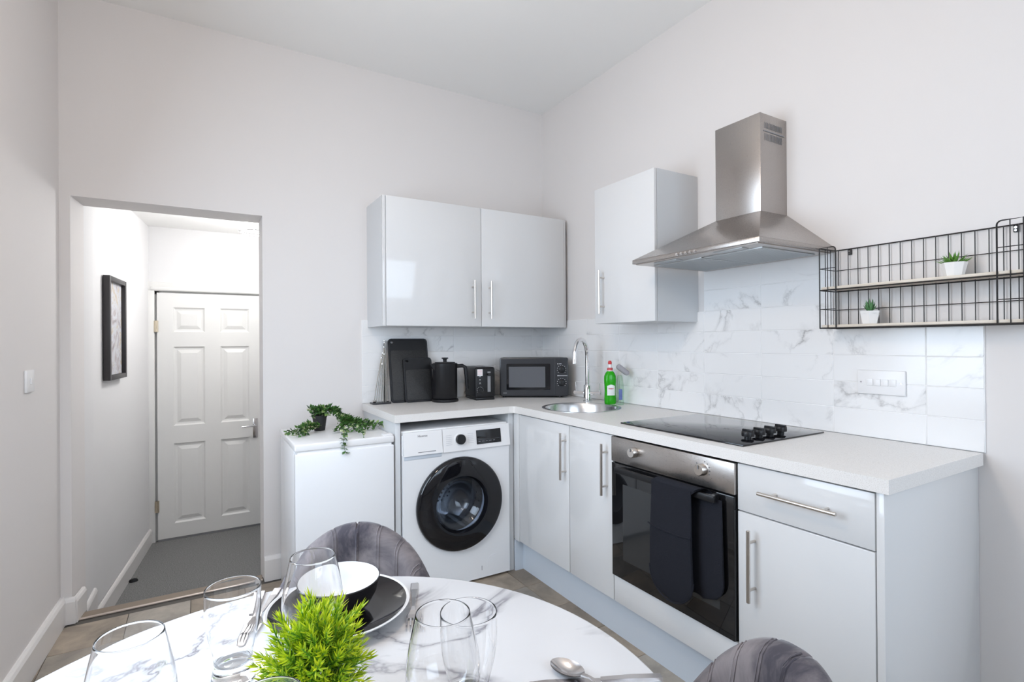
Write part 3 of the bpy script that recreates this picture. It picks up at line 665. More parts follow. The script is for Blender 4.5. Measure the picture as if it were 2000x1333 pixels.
for kind_, st in strands:
    stm.tube(st, .0011, 5)
    for i in range(1, len(st)):
        for q in range(2 if kind_ != 't' else 2):
            t = (st[i] - st[i - 1]).normalized(); side = rv(); side = (side - t * side.dot(t)).normalized(); d_ = (t * .5 + side * .9 + Vector((0, 0, .25)))
            var = {'t': .35, 'm': .3, 'l': .62, 'r': .62, 'f': .62}[kind_]; tn = rng.random() * .55 if rng.random() > var * .55 else rng.uniform(.75, 1)
            if kind_ == 'm' and i > 6: tn = rng.uniform(.25, .62)
            p = st[i].copy(); 
            lv.append((p, d_, Vector((0, 0, 1)) + rv(.5), rng.uniform(.018, .029), rng.uniform(.014, .021), tn))
part('stems', stm, M['stem'], T, kind='stuff')
leaf_cloud('foliage', lv, M['ivy'], T)

# ------------------------------------------------------------------ things on the worktop
T = thing('utensil_rack', 'fan of thin steel rods on dark tray at left end of worktop', 'rack', (-1.19, -.06, WZ))
part('base_tray', MB().prism(rrect(.108, .085, .01, 4, -1.199, -.072), WZ, WZ + .008, bev=.002), M['charcoal'], T)
ap = Vector((-1.160, -.026, 1.285))
for k in range(7):
    q = Vector((-1.238 + .0140 * k, -.075 + .004 * (k % 3), WZ + .007)); e = q.lerp(ap, (.72, .80, .62, .90, .78, 1.0, .97, .99)[k]) 
    rd = part('rod', MB().tube([q, q.lerp(e, .5) + Vector((.004 * (k - 3) * .3, 0, 0)), e], .0024, 8), M['rod'], T)
    part('rod_tip', MB().lathe([(0, -.006), (.005, -.003), (.0055, .0), (.004, .005), (0, .007)], Matrix.Translation(e), 12), M['chrome'], rd)
for x in (-1.246, -1.232, -1.154): part('foot_ball', MB().lathe([(0, 0), (.006, .003), (.008, .008), (.005, .014), (0, .016)], Matrix.Translation((x, -.085 if x < -1.24 else -.072, WZ + .007)), 12), M['chrome'], T)
part('rear_post', MB().tube([(-1.160, -.026, WZ + .006), ap], .004, 8), M['black_metal'], T)
def board(label, x0, x1, yb, lean_, hgt, hole_at, th=.009):
    w = x1 - x0; T = thing('chopping_board', label, 'chopping board', ((x0 + x1) / 2, yb, WZ), 0, None)
    Tb = Matrix.Translation(((x0 + x1) / 2, yb, WZ)) @ Matrix.Rotation(R(90) - lean_, 4, 'X')
    outer = rrect(w, hgt, .022, 5, 0, hgt / 2); hw = rrect(.020, .013, .006, 4, *hole_at)
    m = holed(outer, [hw], 0, th); m.v = [Tb @ v for v in m.v]; part('slab', m, M['black'], T)
    i1 = rrect(w - .026, hgt - .085, .012, 4, 0, hgt / 2 - .030)
    part('cutting_face', MB().prism(i1, 0, .0012, Tb @ Matrix.Translation((0, 0, th)), .0004), M['board'], T)
    part('juice_groove', MB().tube([Tb @ Vector((p[0], p[1], th + .0004)) for p in rrect(w - .012, hgt - .012, .016, 5, 0, hgt / 2)], .0016, 6, True), M['charcoal'], T)
board('large black chopping board with corner hole leaning on the tiled wall', -1.142, -.895, -.090, R(9.5), .385, (-.098, .362))
board('small black chopping board leaning in front of the larger board', -1.064, -.882, -.112, R(10), .268, (-.066, .246))
T = thing('kettle', 'matt black cylindrical electric kettle beside the chopping boards', 'kettle', (-.834, -.175, WZ))
kc = Vector((-.834, -.175, WZ)); Tk = Matrix.Translation(kc)
part('power_base', MB().lathe([(.078, 0), (.080, .004), (.079, .014), (.074, .018), (0, .018)], Tk, 40), M['black'], T)
part('body', MB().lathe([(.070, .020), (.0735, .024), (.0735, .205), (.0755, .215), (.0755, .228), (.071, .232), (0, .233)], Tk, 48), M['black'], T)
part('lid', MB().lathe([(.062, .232), (.060, .237), (.012, .239), (.010, .244), (.013, .256), (.021, .259), (.021, .263), (.018, .265), (0, .265)], Tk, 32), M['black'], T)
part('spout', MB().add([kc + Vector(p) for p in ((-.060, .03, .228), (-.060, -.03, .228), (-.098, 0, .229), (-.070, .012, .185), (-.070, -.012, .185))], [[0, 1, 2], [0, 2, 3], [1, 4, 2], [2, 4, 3], [0, 3, 4, 1]]), M['black'], T)
hd = Vector((.93, -.36, 0)).normalized()
hp = [kc + hd * .068 + Vector((0, 0, .212)), kc + hd * .105 + Vector((0, 0, .214)), kc + hd * .122 + Vector((0, 0, .205)), kc + hd * .128 + Vector((0, 0, .16)), kc + hd * .132 + Vector((0, 0, .10)), kc + hd * .134 + Vector((0, 0, .072))]
part('handle', MB().tube(hp, [.012, .012, .012, .0115, .0105, .008], 12), M['black'], T)
tl, trz = (-.601, -.255, WZ), R(-8)
T = thing('toaster', 'black two-slot toaster with pale sticker, between kettle and microwave', 'toaster', tl, trz)
m = MB(); m.box((-.066, 0, .012), (.066, .215, .203), .016, 4); part('body', m, M['black'], T, local=True)
part('base', MB().box((-.062, .004, 0), (.062, .21, .016), .004), M['black'], T, local=True)
for x in (-.022, .022): part('slot', MB().box((x - .011, .035, .2025), (x + .011, .185, .2045)), M['seam'], T, local=True)
st = part('sticker', MB().box((-.052, -.0008, .150), (-.018, .001, .190)), M['print_white'], T, 'small white and pink paper sticker', local=True)
sp = MB()
for k in range(4): sp.box((-.049, -.0014, .158 + k * .0075), (-.021, -.0004, .162 + k * .0075))
part('sticker_print', sp, M['sticker_pink'], st, kind='stuff', local=True)
for z in (.138, .118, .098): part('button', MB().box((-.044, -.004, z - .005), (-.026, .002, z + .005), .002), M['charcoal'], T, local=True); 
mk = MB()
for z in (.146, .126, .106): mk.box((-.040, -.0012, z - .001), (-.030, .001, z + .001))
for k in range(9): a = R(-120 + 30 * k); mk.box((-.034 + .020 * math.sin(a) - .001, -.0012, .062 + .020 * math.cos(a) - .001), (-.034 + .020 * math.sin(a) + .001, .001, .062 + .020 * math.cos(a) + .001))
part('button_marks', mk, M['print_white'], T, kind='stuff', local=True)
part('browning_dial', MB().cyl((-.034, .001, .062), (-.034, -.012, .062), .014, n=22, bev=.0015), M['black'], T, local=True)
part('lever_slot', MB().box((.014, -.0006, .050), (.034, .002, .175), .0002), M['seam'], T, local=True)
part('lever', MB().box((.010, -.022, .150), (.038, .0, .166), .004), M['black'], T, local=True)
# microwave (set across the corner)
FL, FR = Vector((-.456, -.178, 0)), Vector((-.096, -.424, 0)); ex = (FR - FL).normalized(); mw = (FR - FL).length; mh = .246; mz = WZ + .010
T = thing('microwave', 'black microwave oven set across the worktop corner', 'microwave', ((FL.x + FR.x) / 2, (FL.y + FR.y) / 2, WZ))
m = MB(); pl = [(FL.x, FL.y), (FR.x, FR.y), (-.016, -.246), (-.342, -.016)]
cen = Vector((sum(p[0] for p in pl) / 4, sum(p[1] for p in pl) / 4))
m.prism([(a + (cen[0] - a) * .02, b + (cen[1] - b) * .02) for a, b in pl], mz, mz + mh - .002, bev=.004); part('housing', m, M['charcoal'], T)
Tm = frame_T((FL.x, FL.y, mz), ex, (0, 0, 1))
def face(x0, x1, z0, z1, d0, d1, r=.002): return MB().prism(rrect((x1 - x0) * mw, (z1 - z0) * mh, r, 4, (x0 + x1) / 2 * mw, (z0 + z1) / 2 * mh), d0, d1, Tm)
fp = part('front_frame', MB().prism(rrect(mw, mh, .012, 5, mw / 2, mh / 2), -.004, .010, Tm, .002), M['charcoal'], T)
dd = part('door', face(.02, .80, .03, .97, .009, .0125, .008), M['charcoal'], T)
part('window_surround', face(.10, .74, .16, .84, .0123, .0129, .006), M['black_gloss'], dd)
part('window', face(.135, .667, .23, .765, .0127, .0138), M['screen_sheen_grey'], dd, 'grey perforated window with reflected light in its colour')
part('control_panel', face(.81, .985, .03, .97, .009, .0125, .006), M['charcoal'], T)
for z in (.69, .35):
    k = part('dial', MB().lathe([(.021, .012), (.0205, .026), (.018, .028), (0, .028)], Tm @ Matrix.Translation((.905 * mw, z * mh, 0)), 28), M['black'], T)
    part('dial_ridge', MB().prism(rrect(.005, .036, .002), .027, .033, Tm @ Matrix.Translation((.905 * mw, z * mh, 0)) @ Matrix.Rotation(R(35), 4, 'Z')), M['black'], k)
mk = MB()
for z, rr_ in ((.69, .0275), (.35, .028)):
    for k in range(10):
        a = R(-130 + 29 * k); x_, y_ = .905 * mw + rr_ * math.sin(a), z * mh + rr_ * math.cos(a)
        mk.prism(rrect(.004, .0022, .0004, 2, x_, y_), .0124, .0129, Tm)
mk.prism(rrect(.006, .006, .0028, 3, .85 * mw, .835 * mh), .0124, .0129, Tm); mk.prism(rrect(.016, .003, .0004, 2, .885 * mw, .835 * mh), .0124, .0129, Tm)
mk.prism(rrect(.006, .006, .0028, 3, .85 * mw, .53 * mh), .0124, .0129, Tm); mk.prism(rrect(.058, .0022, .0004, 2, .92 * mw, .53 * mh), .0124, .0129, Tm)
part('dial_marks', mk, M['print_white'], T, kind='stuff')
part('maker_print', face(.05, .105, .065, .10, .0124, .0129, .001), M['print_grey'], dd)
for x in (.06, .88):
    q = FL + ex * mw * x + Vector((.565, .826, 0)) * .03; part('foot', MB().cyl((q.x, q.y, WZ), (q.x, q.y, mz + .002), .012, n=12), M['black'], T)
# washing-up liquid and brush
bc = (-.098, -.822, WZ)
T = thing('washing_up_liquid', 'bottle of green washing-up liquid with red cap beside the tap', 'bottle', bc, R(-28))
def oval(prof, n=32): 
    def fn(u, v):
        i = v * (len(prof) - 1); a = int(min(i, len(prof) - 2)); t = i - a; w_ = prof[a][0] * (1 - t) + prof[a + 1][0] * t; d_ = prof[a][1] * (1 - t) + prof[a + 1][1] * t; z_ = prof[a][2] * (1 - t) + prof[a + 1][2] * t
        an = 2 * math.pi * u; return (w_ * math.copysign(abs(math.cos(an)) ** .8, math.cos(an)), d_ * math.copysign(abs(math.sin(an)) ** .8, math.sin(an)), z_)
    return MB().grid(fn, n, len(prof), True, wrapu=True).add([(0, 0, prof[-1][2])], [])
body = oval([(.0, .0, 0), (.030, .021, 0), (.033, .024, .005), (.0335, .0245, .03), (.031, .023, .07), (.0325, .024, .11), (.034, .0245, .135), (.033, .023, .158), (.026, .019, .175), (.017, .015, .186), (.0155, .0145, .19), (0, 0, .19)])
part('body', body, M['soap'], T, 'translucent green bottle body', local=True)
cp = part('cap', MB().lathe([(.0165, .188), (.0165, .203), (.012, .206), (0, .206)], None, 24), M['pinkred'], T, local=True)
part('nozzle', MB().lathe([(.011, .205), (.0095, .226), (0, .226)], None, 20), M['print_white'], cp, local=True)
part('nozzle_tip', MB().lathe([(.010, .225), (.0105, .236), (.008, .245), (0, .246)], None, 20), M['red'], cp, local=True)
part('neck_ring', MB().lathe([(.0172, .186), (.0172, .191), (0, .191)], None, 24), M['print_white'], cp, local=True)
lb = part('label', MB().grid(lambda u, v: ((u - .5) * .044 , -.0262 + .10 * ((u - .5) * .044 / .03) ** 2 * .06, .050 + (v) * .062 * (1 - .25 * abs(u - .5))), 8, 6), M['print_white'], T, 'white oval label', local=True)
tx = text_mb('FAIRY', .0115, frame_T((0, -.0272, .088), (1, 0, 0), (0, 0, 1)), .0003); part('label_lettering', tx, M['red'], lb, local=True)
T = thing('dish_brush', 'clear-handled dish brush with grey sponge head behind green bottle', 'brush', (-.088, -.893, WZ), R(-28))
part('handle_bottle', oval([(.0, .0, 0.001), (.020, .018, .001), (.022, .020, .006), (.0215, .0195, .07), (.020, .018, .11), (.016, .015, .145), (.012, .012, .165), (0, 0, .168)]), M['clear_plastic'], T, local=True)
part('label_strip', MB().box((-.012, -.0205, .035), (.008, -.0195, .09), .0002).box((-.012, -.0208, .03), (.008, -.0198, .045), .0002), M['print_blue'], T, local=True)
Tsg = Matrix.Translation((.016, 0, .196)) @ Matrix.Rotation(R(38), 4, 'Y')
part('sponge_head', MB().box((-.040, -.022, -.015), (.040, .022, .015), .013, 4, Tsg), M['sponge'], T, local=True)

# ------------------------------------------------------------------ on the right wall
T = thing('socket', 'white wide switched wall socket plate on the marble tiles', 'socket', (-.008, -2.167, 1.118))
part('plate', MB().box((-.008, -2.091, 1.077), (-.0175, -2.243, 1.163), .003), M['white_plastic'], T)
for y in (-2.103, -2.231): part('screw', MB().cyl((-.0173, y, 1.120), (-.0185, y, 1.120), .0032, n=12), M['steel_dark'], T)
for k in range(4): part('rocker', MB().box((-.0172, -2.1215 - k * .0245, 1.108), (-.0205, -2.1425 - k * .0245, 1.132), .0012), M['white_plastic'], T)

sy0, sy1, sxd, sz0, sz1, szm = -2.013, -2.575, -.120, 1.317, 1.614, 1.457
T = thing('wire_wall_shelf', 'black wire wall shelf with two pale wood boards above worktop end', 'shelf', (0, -2.294, sz0))
wr = .0018; BW = -.010
for nm, z in (('upper_plank', szm), ('lower_plank', sz0)):
    part('plank', MB().box((BW - .003, sy0 - .004, z + .003), (sxd + .003, sy1 + .004, z + .012), .0008), M['wood_pale'], T)
def wire(path, r=wr, closed=False, name='wire'): return part(name, MB().tube(path, r, 8, closed), M['black_metal'], T)
# rails along the shelf
for x, z in ((BW, sz1), (BW, sz0), (sxd, sz0), (sxd, szm), (BW, szm)): wire([(x, sy0, z), (x, sy1, z)], .0023, name='rail')
for z in (1.537, 1.387): wire([(BW, sy0, z), (BW, sy1, z)], .0014, name='cross_wire')
me = mesh_of('grid_wire', MB().tube([(0, 0, sz0 - sz0), (0, 0, sz1 - sz0)], .0015, 7), M['black_metal'])
for k in range(16): inst('grid_wire', me, T, Matrix.Translation((BW - .0015, sy0 - .034 * (k + .35) + 2.294, 0)))
def rounded_frame(y0, y1, round_y):
    zs_, ze = sz0, sz1; r = .012; pts = [(sxd, round_y, zs_)]
    oth = y0 if round_y == y1 else y1; s = 1 if oth > round_y else -1
    pts.append((sxd, round_y, ze - r))
    for i in range(1, 6): a = R(90 * i / 5); pts.append((sxd, round_y + s * r * (1 - math.cos(a)), ze - r + r * math.sin(a)))
    pts += [(sxd, oth, ze), (sxd, oth, zs_)]; return pts
for ya, yb, ry in ((sy0, -2.070, -2.070), (-2.517, sy1, -2.517)):
    e = wire(rounded_frame(ya, yb, ry), .0023, True, 'front_frame')
    ym = (ya + yb) / 2; wire([(sxd, ym, sz0), (sxd, ym, sz1)], .0014, name='front_wire')
    for z in (1.537, 1.387): wire([(sxd, ya, z), (sxd, yb, z)], .0014, name='front_wire')
for y in (sy0, sy1):
    for z in (sz0, szm, sz1): wire([(BW, y, z), (sxd, y, z)], .0021, name='side_wire')
    for z in (1.537, 1.387): wire([(BW, y, z), (sxd, y, z)], .0014, name='side_wire')
    for x in (-.045, -.082): wire([(x, y, sz0), (x, y, sz1)], .0014, name='side_wire')
    wire([(BW, y, sz0), (BW, y, sz1)], .0021, name='side_wire')
for y in (-2.062, -2.528):
    b = part('bracket', MB().box((-.001, y - .006, 1.592), (-.0085, y + .006, 1.613), .0008), M['black_metal'], T)
    part('screw', MB().cyl((-.008, y, 1.606), (-.0115, y, 1.606), .0034, n=12).cyl((-.008, y, 1.597), (-.0115, y, 1.597), .0028, n=12), M['chrome'], b)
def suc_leaf(ln, wd_):
    mb = MB(); n = 6
    def fn(u, v):
        z = v * ln; w = wd_ * (math.sin(math.pi * min(.999, v * .82 + .16)) ** .8) * (1 - v ** 4 * .9); a = 2 * math.pi * u
        return (w * math.cos(a), w * .42 * math.sin(a) + .18 * ln * v * v, z)
    mb.grid(fn, 6, 6, True, wrapu=True); return mb
def succulent(label, loc, r, hgt, flat):
    T = thing('succulent', label, 'potted plant', loc); n = 6
    prof = [(r * .66, 0), (r * .72, .001), (r, hgt), (r * .93, hgt), (r * .9, hgt * .82), (0, hgt * .82)]
    part('pot', MB().lathe(prof, Matrix.Rotation(R(20), 4, 'Z'), 8 if flat else 6, False), M['pot_white'], T, local=True)
    part('soil', MB().lathe([(r * .9, hgt * .80), (0, hgt * .85)], None, 16), M['soil'], T, local=True)
    me = mesh_of('leaf', suc_leaf(.044 if flat else .042, .0052), M['green_suc'] if flat else M['green_suc2']); g = random.Random(5 if flat else 8)
    for ringn, (cnt, tilt, sc) in enumerate(((11, 74, 1.0), (10, 55, .95), (7, 33, .85), (3, 10, .7)) if flat else ((8, 42, .85), (8, 28, 1.0), (6, 15, 1.05), (2, 4, 1.0))):
        for k in range(cnt):
            a = 2 * math.pi * k / cnt + ringn * .4 + g.uniform(-.1, .1)
            inst('leaf', me, T, Matrix.Translation((0, 0, hgt * .86)) @ Matrix.Rotation(a, 4, 'Z') @ Matrix.Rotation(R(tilt + g.uniform(-7, 7)), 4, 'X') @ Matrix.Translation((0, 0, .004)) @ Matrix.Scale(sc * g.uniform(.9, 1.12), 4))
succulent('flat spiky succulent in white pot on the upper wire shelf', (-.066, -2.398, szm + .0122), .034, .044, True)
succulent('upright green succulent in white pot on the lower wire shelf', (-.066, -2.157, sz0 + .0122), .033, .046, False)

# light switch on the left wall
T = thing('light_switch', 'white light switch plate on the left wall', 'light switch', (kx(-.41), -.41, 1.135), math.atan(.05) * -1)
part('plate', MB().box((0, -.043, -.043), (.009, .043, .043), .003), M['white_plastic'], T, local=True)
part('rocker', MB().box((.008, -.006, -.012), (.0125, .006, .012), .001), M['white_plastic'], T, local=True)
# framed picture in the hall
ha = math.atan(.107); hd_ = Vector((math.sin(ha), math.cos(ha), 0))
py0, py1, pz0, pz1 = .655, 1.03, 1.068, 1.674
po = Vector((hx((py0 + py1) / 2), (py0 + py1) / 2, pz0)); pw = (py1 - py0) / math.cos(ha); ph = pz1 - pz0
T = thing('framed_picture', 'tall black framed abstract picture on the hallway wall', 'picture', po)
Tf = frame_T(po, -hd_, (0, 0, 1)); Tf = Matrix(((hd_.x, 0, hd_.y, po.x), (hd_.y, 0, -hd_.x, po.y), (0, 1, 0, po.z), (0, 0, 0, 1)))
fw = .028; fm = MB()
for a, b, c, d in ((-pw / 2, -pw / 2 + fw, 0, ph), (pw / 2 - fw, pw / 2, 0, ph), (-pw / 2 + fw, pw / 2 - fw, 0, fw), (-pw / 2 + fw, pw / 2 - fw, ph - fw, ph)): fm.box((a, c, .001), (b, d, .034), .001, T=Tf)
part('frame', fm, M['frame_black'], T)
part('print', MB().box((-pw / 2 + fw - .004, fw - .004, .006), (pw / 2 - fw + .004, ph - fw + .004, .012), T=Tf), M['art'], T, 'grey abstract art print')
gm = mat('picture_glass', (1, 1, 1), .05, 0, Transmission_Weight=1, IOR=1.3)
# hall ceiling lamp
lc = Vector((-1.758, 1.0, 2.2)); Tl = Matrix.Translation(lc)
T = thing('ceiling_lamp', 'glowing round ceiling lamp in the hallway behind the opening', 'ceiling lamp', lc)
part('base', MB().lathe([(.075, 0), (.075, -.02), (.06, -.028), (.03, -.03), (.03, -.075), (0, -.08)], Tl, 32), M['chrome'], T)
part('shade', MB().lathe([(.062, -.07), (.108, -.09), (.116, -.118), (.110, -.126), (.09, -.108), (.0, -.10)], Tl, 40), M['lamp_glow'], T, 'glowing white glass shade')
part('chrome_ring', MB().tube([lc + Vector((.112 * math.cos(2 * math.pi * i / 48), .112 * math.sin(2 * math.pi * i / 48), -.140)) for i in range(48)], .006, 8, True), M['chrome'], T)
pl_ = bpy.data.lights.new('hall_lamp_bulb', 'POINT'); pl_.energy = 14; pl_.color = (.97, .985, 1); pl_.shadow_soft_size = .09
po_ = bpy.data.objects.new('hall_lamp_bulb', pl_); COL.objects.link(po_); po_.location = lc + Vector((0, 0, -.24))
solo('door_stop', MB().lathe([(.016, 0), (.018, .004), (.014, .016), (.006, .02), (0, .02)], Matrix.Translation((-2.49, 1.12, -.28)) @ Matrix.Scale(1.5, 4, (1, 0, 0)), 16), M['black'], 'small black doorstop lying on the grey hallway carpet', 'doorstop', (-2.49, 1.12, -.28))
# unseen pendant added above the frame to light the room and ceiling
rc = Vector((-1.80, -2.0, H)); Tl = Matrix.Translation(rc)
T = thing('unseen_pendant', 'unseen white globe pendant added overhead to light the kitchen', 'ceiling lamp', rc)
part('ceiling_rose', MB().lathe([(.055, 0), (.05, -.02), (0, -.03)], Tl, 32), M['white_plastic'], T)
part('cord', MB().cyl(rc + Vector((0, 0, -.02)), rc + Vector((0, 0, -.64)), .003, n=8), M['white_plastic'], T)
part('shade', MB().lathe([(.11 * math.sin(R(a)), -.74 + .11 * math.cos(R(a))) for a in range(0, 181, 12)][::-1], Tl, 32), M['globe_glow'], T, 'white glowing globe shade')

# ------------------------------------------------------------------ table and chairs
TC = (-1.982, -2.392); TR = .512; TZ = .75
T = thing('dining_table', 'round white marble dining table with grey veins', 'table', (*TC, 0))
Tt = Matrix.Translation((*TC, 0))
part('tabletop', MB().lathe([(0, TZ - .024), (TR - .010, TZ - .024), (TR - .001, TZ - .016), (TR, TZ - .006), (TR - .004, TZ - .001), (TR - .007, TZ), (0, TZ)], Tt, 96), M['marble'], T)
part('pedestal', MB().lathe([(.26, 0), (.26, .012), (.24, .02), (.045, .04), (.038, .1), (.038, .64), (.06, .70), (.20, .715), (.20, TZ - .025), (0, TZ - .025)], Tt, 48), M['black_metal'], T)
CHAIRS = []
def make_chair(label, loc, rz):
    T = thing('dining_chair', label, 'chair', loc, rz, None)
    a_, b_ = .205, .13; AM = R(86)
    def topz(th):
        return .815 - .255 * (abs(th) / AM) ** 2
    def shell(u, v):
        th = (u * 2 - 1) * AM; zt = topz(th); zb = .43
        ch = 20.0; g = abs(math.sin(ch * th / 2 + math.pi / 2 * 0)); puff = -.0045 * (1 - min(1, g * 4.5)) ** 2
        # v: 0 outer bottom -> .42 outer top -> .58 inner top -> 1 inner bottom
        thick = .052
        if v < .42: t = v / .42; z = zb + (zt - .026 - zb) * t; off = 0.0; pf = 0
        elif v > .58: t = (1 - v) / .42; z = zb + (zt - .026 - zb) * t; off = -thick; pf = puff
        else: a = math.pi * (v - .42) / .16; z = zt - .026 + (.026 + puff) * math.sin(a); off = -thick / 2 + thick / 2 * math.cos(a); pf = puff * (1 - math.cos(a)) / 2
        fl = 1 + .07 * (z - .43) / .38 * (1 if abs(th) < 3 else 1)
        rr = 1 + (off - pf) / ((a_ + b_) / 2) if False else 1
        nx, ny = math.sin(th), math.cos(th)
        ex_ = (a_ * fl) * nx + (off + pf) * nx; ey_ = (b_ * fl) * ny + (off + pf) * ny
        return (ex_, ey_ + .07 + .06 * (z - .43) / .38, z)
    bk = part('backrest', MB().grid(shell, 119, 40), M['velvet'], T, local=True)
    pip = MB()
    for k in range(-4, 5):
        th = 2 * math.pi * k / 20.0
        for dlt in (-.020, .020):
            u = ((th + dlt) / AM + 1) / 2
            if not 0.02 < u < .98: continue
            pp = [Vector(shell(u, v)) for v in [.50 + .5 * i / 16 for i in range(17)]]
            pip.tube([p + Vector((-math.sin(th), -math.cos(th), 0)) * .0004 for p in pp], .0016, 5)
    part('stitched_seams', pip, M['velvet'], bk, kind='stuff', local=True)
    st = MB(); 
    def seat(u, v):
        a = 2 * math.pi * u; r_ = min(1, v * 1.0); prof = [(0, .475), (.6, .478), (.9, .468), (1.0, .445), (.97, .415), (.6, .405), (0, .405)]
        i = v * (len(prof) - 1); k = int(min(i, len(prof) - 2)); t = i - k; rr = prof[k][0] * (1 - t) + prof[k + 1][0] * t; z = prof[k][1] * (1 - t) + prof[k + 1][1] * t
        return (.205 * rr * math.cos(a), .205 * rr * math.sin(a) - .03, z)
    part('seat', MB().grid(seat, 40, 22, True, wrapu=True), M['velvet'], T, local=True)
    for sx in (-1, 1):
        for sy in (-1, 1): part('leg', MB().cyl((sx * .125, sy * .12 - .02, .41), (sx * .205, sy * .20 - .02, 0), .014, .009, 14), M['black_metal'], T, local=True)
    return T
make_chair('grey velvet dining chair on the far side of the round table', (-1.835, -1.975, 0), -math.atan2(.22, .65))
make_chair('grey velvet dining chair on the right side of the round table', (-1.562, -2.548, 0), -math.atan2(.89, -.45))

# ------------------------------------------------------------------ on the table
pc_ = (-1.872, -2.063, TZ)
T = thing('dinner_plate', 'large black dinner plate with white rim under the bowl', 'plate', pc_)
prf = [(0, .0005), (.075, .0005), (.080, .003), (.118, .014), (.131, .022), (.1325, .0245), (.130, .0255), (.126, .0235), (.114, .0175), (.085, .0095), (.078, .0085), (0, .0085)]
part('white_underside', MB().lathe(prf[:8], None, 64), M['bowl_white'], T, 'white rim and underside', local=True)
part('black_face', MB().lathe([(.1262, .0238), (.114, .0176), (.085, .0096), (.078, .0086), (0, .0086)], None, 64), M['bowl_black'], T, 'glossy black face', local=True)
T = thing('bowl', 'small bowl, black outside and white inside, on the black plate', 'bowl', (-1.874, -2.064, TZ + .0090))
part('black_outside', MB().lathe([(0, .002), (.034, .002), (.036, 0), (.040, .0), (.042, .003), (.060, .018), (.071, .038), (.0765, .060), (.0772, .0625), (.0755, .0640)], None, 56), M['bowl_black'], T, local=True)
part('white_inside', MB().lathe([(.0757, .0639), (.0742, .0625), (.068, .038), (.057, .020), (.040, .009), (0, .006)], None, 56), M['bowl_white'], T, 'white glazed inside', local=True)

def smooth_prof(P, n=6):
    out = []
    for i in range(len(P) - 1):
        p0, p1, p2, p3 = P[max(i - 1, 0)], P[i], P[i + 1], P[min(i + 2, len(P) - 1)]
        for k in range(n):
            t = k / n; out.append(tuple(.5 * (2 * p1[c] + (p2[c] - p0[c]) * t + (2 * p0[c] - 5 * p1[c] + 4 * p2[c] - p3[c]) * t * t + (3 * p1[c] - p0[c] - 3 * p2[c] + p3[c]) * t ** 3) for c in (0, 1)))
    return out + [P[-1]]
def glass_prof(foot, outer, inner):
    o = smooth_prof(outer); i = smooth_prof(inner); (r1, z1), (r2, z2) = o[-1], i[0]; c = ((r1 + r2) / 2, (z1 + z2) / 2); h = (r1 - r2) / 2
    rim = [(c[0] + h * math.cos(R(a)), c[1] + h * math.sin(R(a))) for a in (30, 60, 90, 120, 150)]
    return foot + o + rim + i
def wine(label, loc):
    T = thing('wine_glass', label, 'glass', loc)
    outer = [(.0300, .0026), (.016, .0042), (.008, .007), (.0044, .013), (.0036, .03), (.0036, .065), (.0048, .076), (.012, .083), (.026, .092), (.038, .106), (.0438, .122), (.0445, .134), (.0425, .152), (.038, .175), (.0325, .2)]
    inner = [(.0315, .2), (.0370, .175), (.0415, .152), (.0435, .134), (.0428, .1225), (.0370, .1072), (.0250, .0938), (.010, .0862), (0, .0850)]
    part('glass', MB().lathe(glass_prof([(0, .0004), (.0335, .0004), (.0342, .0008), (.0343, .0014), (.0338, .0018)], outer, inner), None, 64), M['glass'], T, local=True); return T
def tumbler(label, loc):
    T = thing('tall_glass', label, 'glass', loc)
    outer = [(.0312, .0016), (.0305, .010), (.0280, .022), (.0272, .032), (.0290, .048), (.0345, .070), (.0385, .092), (.0400, .112), (.0400, .144)]
    inner = [(.0389, .144), (.0389, .112), (.0374, .092), (.0333, .070), (.0277, .048), (.0250, .032), (.018, .0275), (0, .026)]
    part('glass', MB().lathe(glass_prof([(0, .0004), (.0302, .0004), (.0309, .0009)], outer, inner), None, 64), M['glass'], T, local=True); return T
from_px = None
def at(u, v, z):
    X = (u - 1000) / 1020.9; Y = -(v - 666.5) / 1020.9
    d = _r3 * X + _u3 * Y + _f2; c = Vector((-2.0974, -3.0997, 1.2738)); t = (z - c.z) / d.z; return c + d * t
def under(u, v, z): p = at(u, v, z); return (p.x, p.y, TZ)
tumbler('tall clear tapered glass left of the leafy table plant', under(455, 1147, TZ + .144))
tumbler('tall clear tapered glass behind the right-hand wine glass', under(915, 1194, TZ + .144))
wine('clear wine glass standing in front of the black plate', under(611, 1086, TZ + .2))
wine('clear wine glass right of the leafy plant, overlapping a tall glass', under(865, 1197, TZ + .2))
wine('large clear wine glass nearest the left edge of the table', under(254, 1242, TZ + .2))
wine('clear wine glass hidden below the plant, only its rim showing', under(520, 1366, TZ + .2))

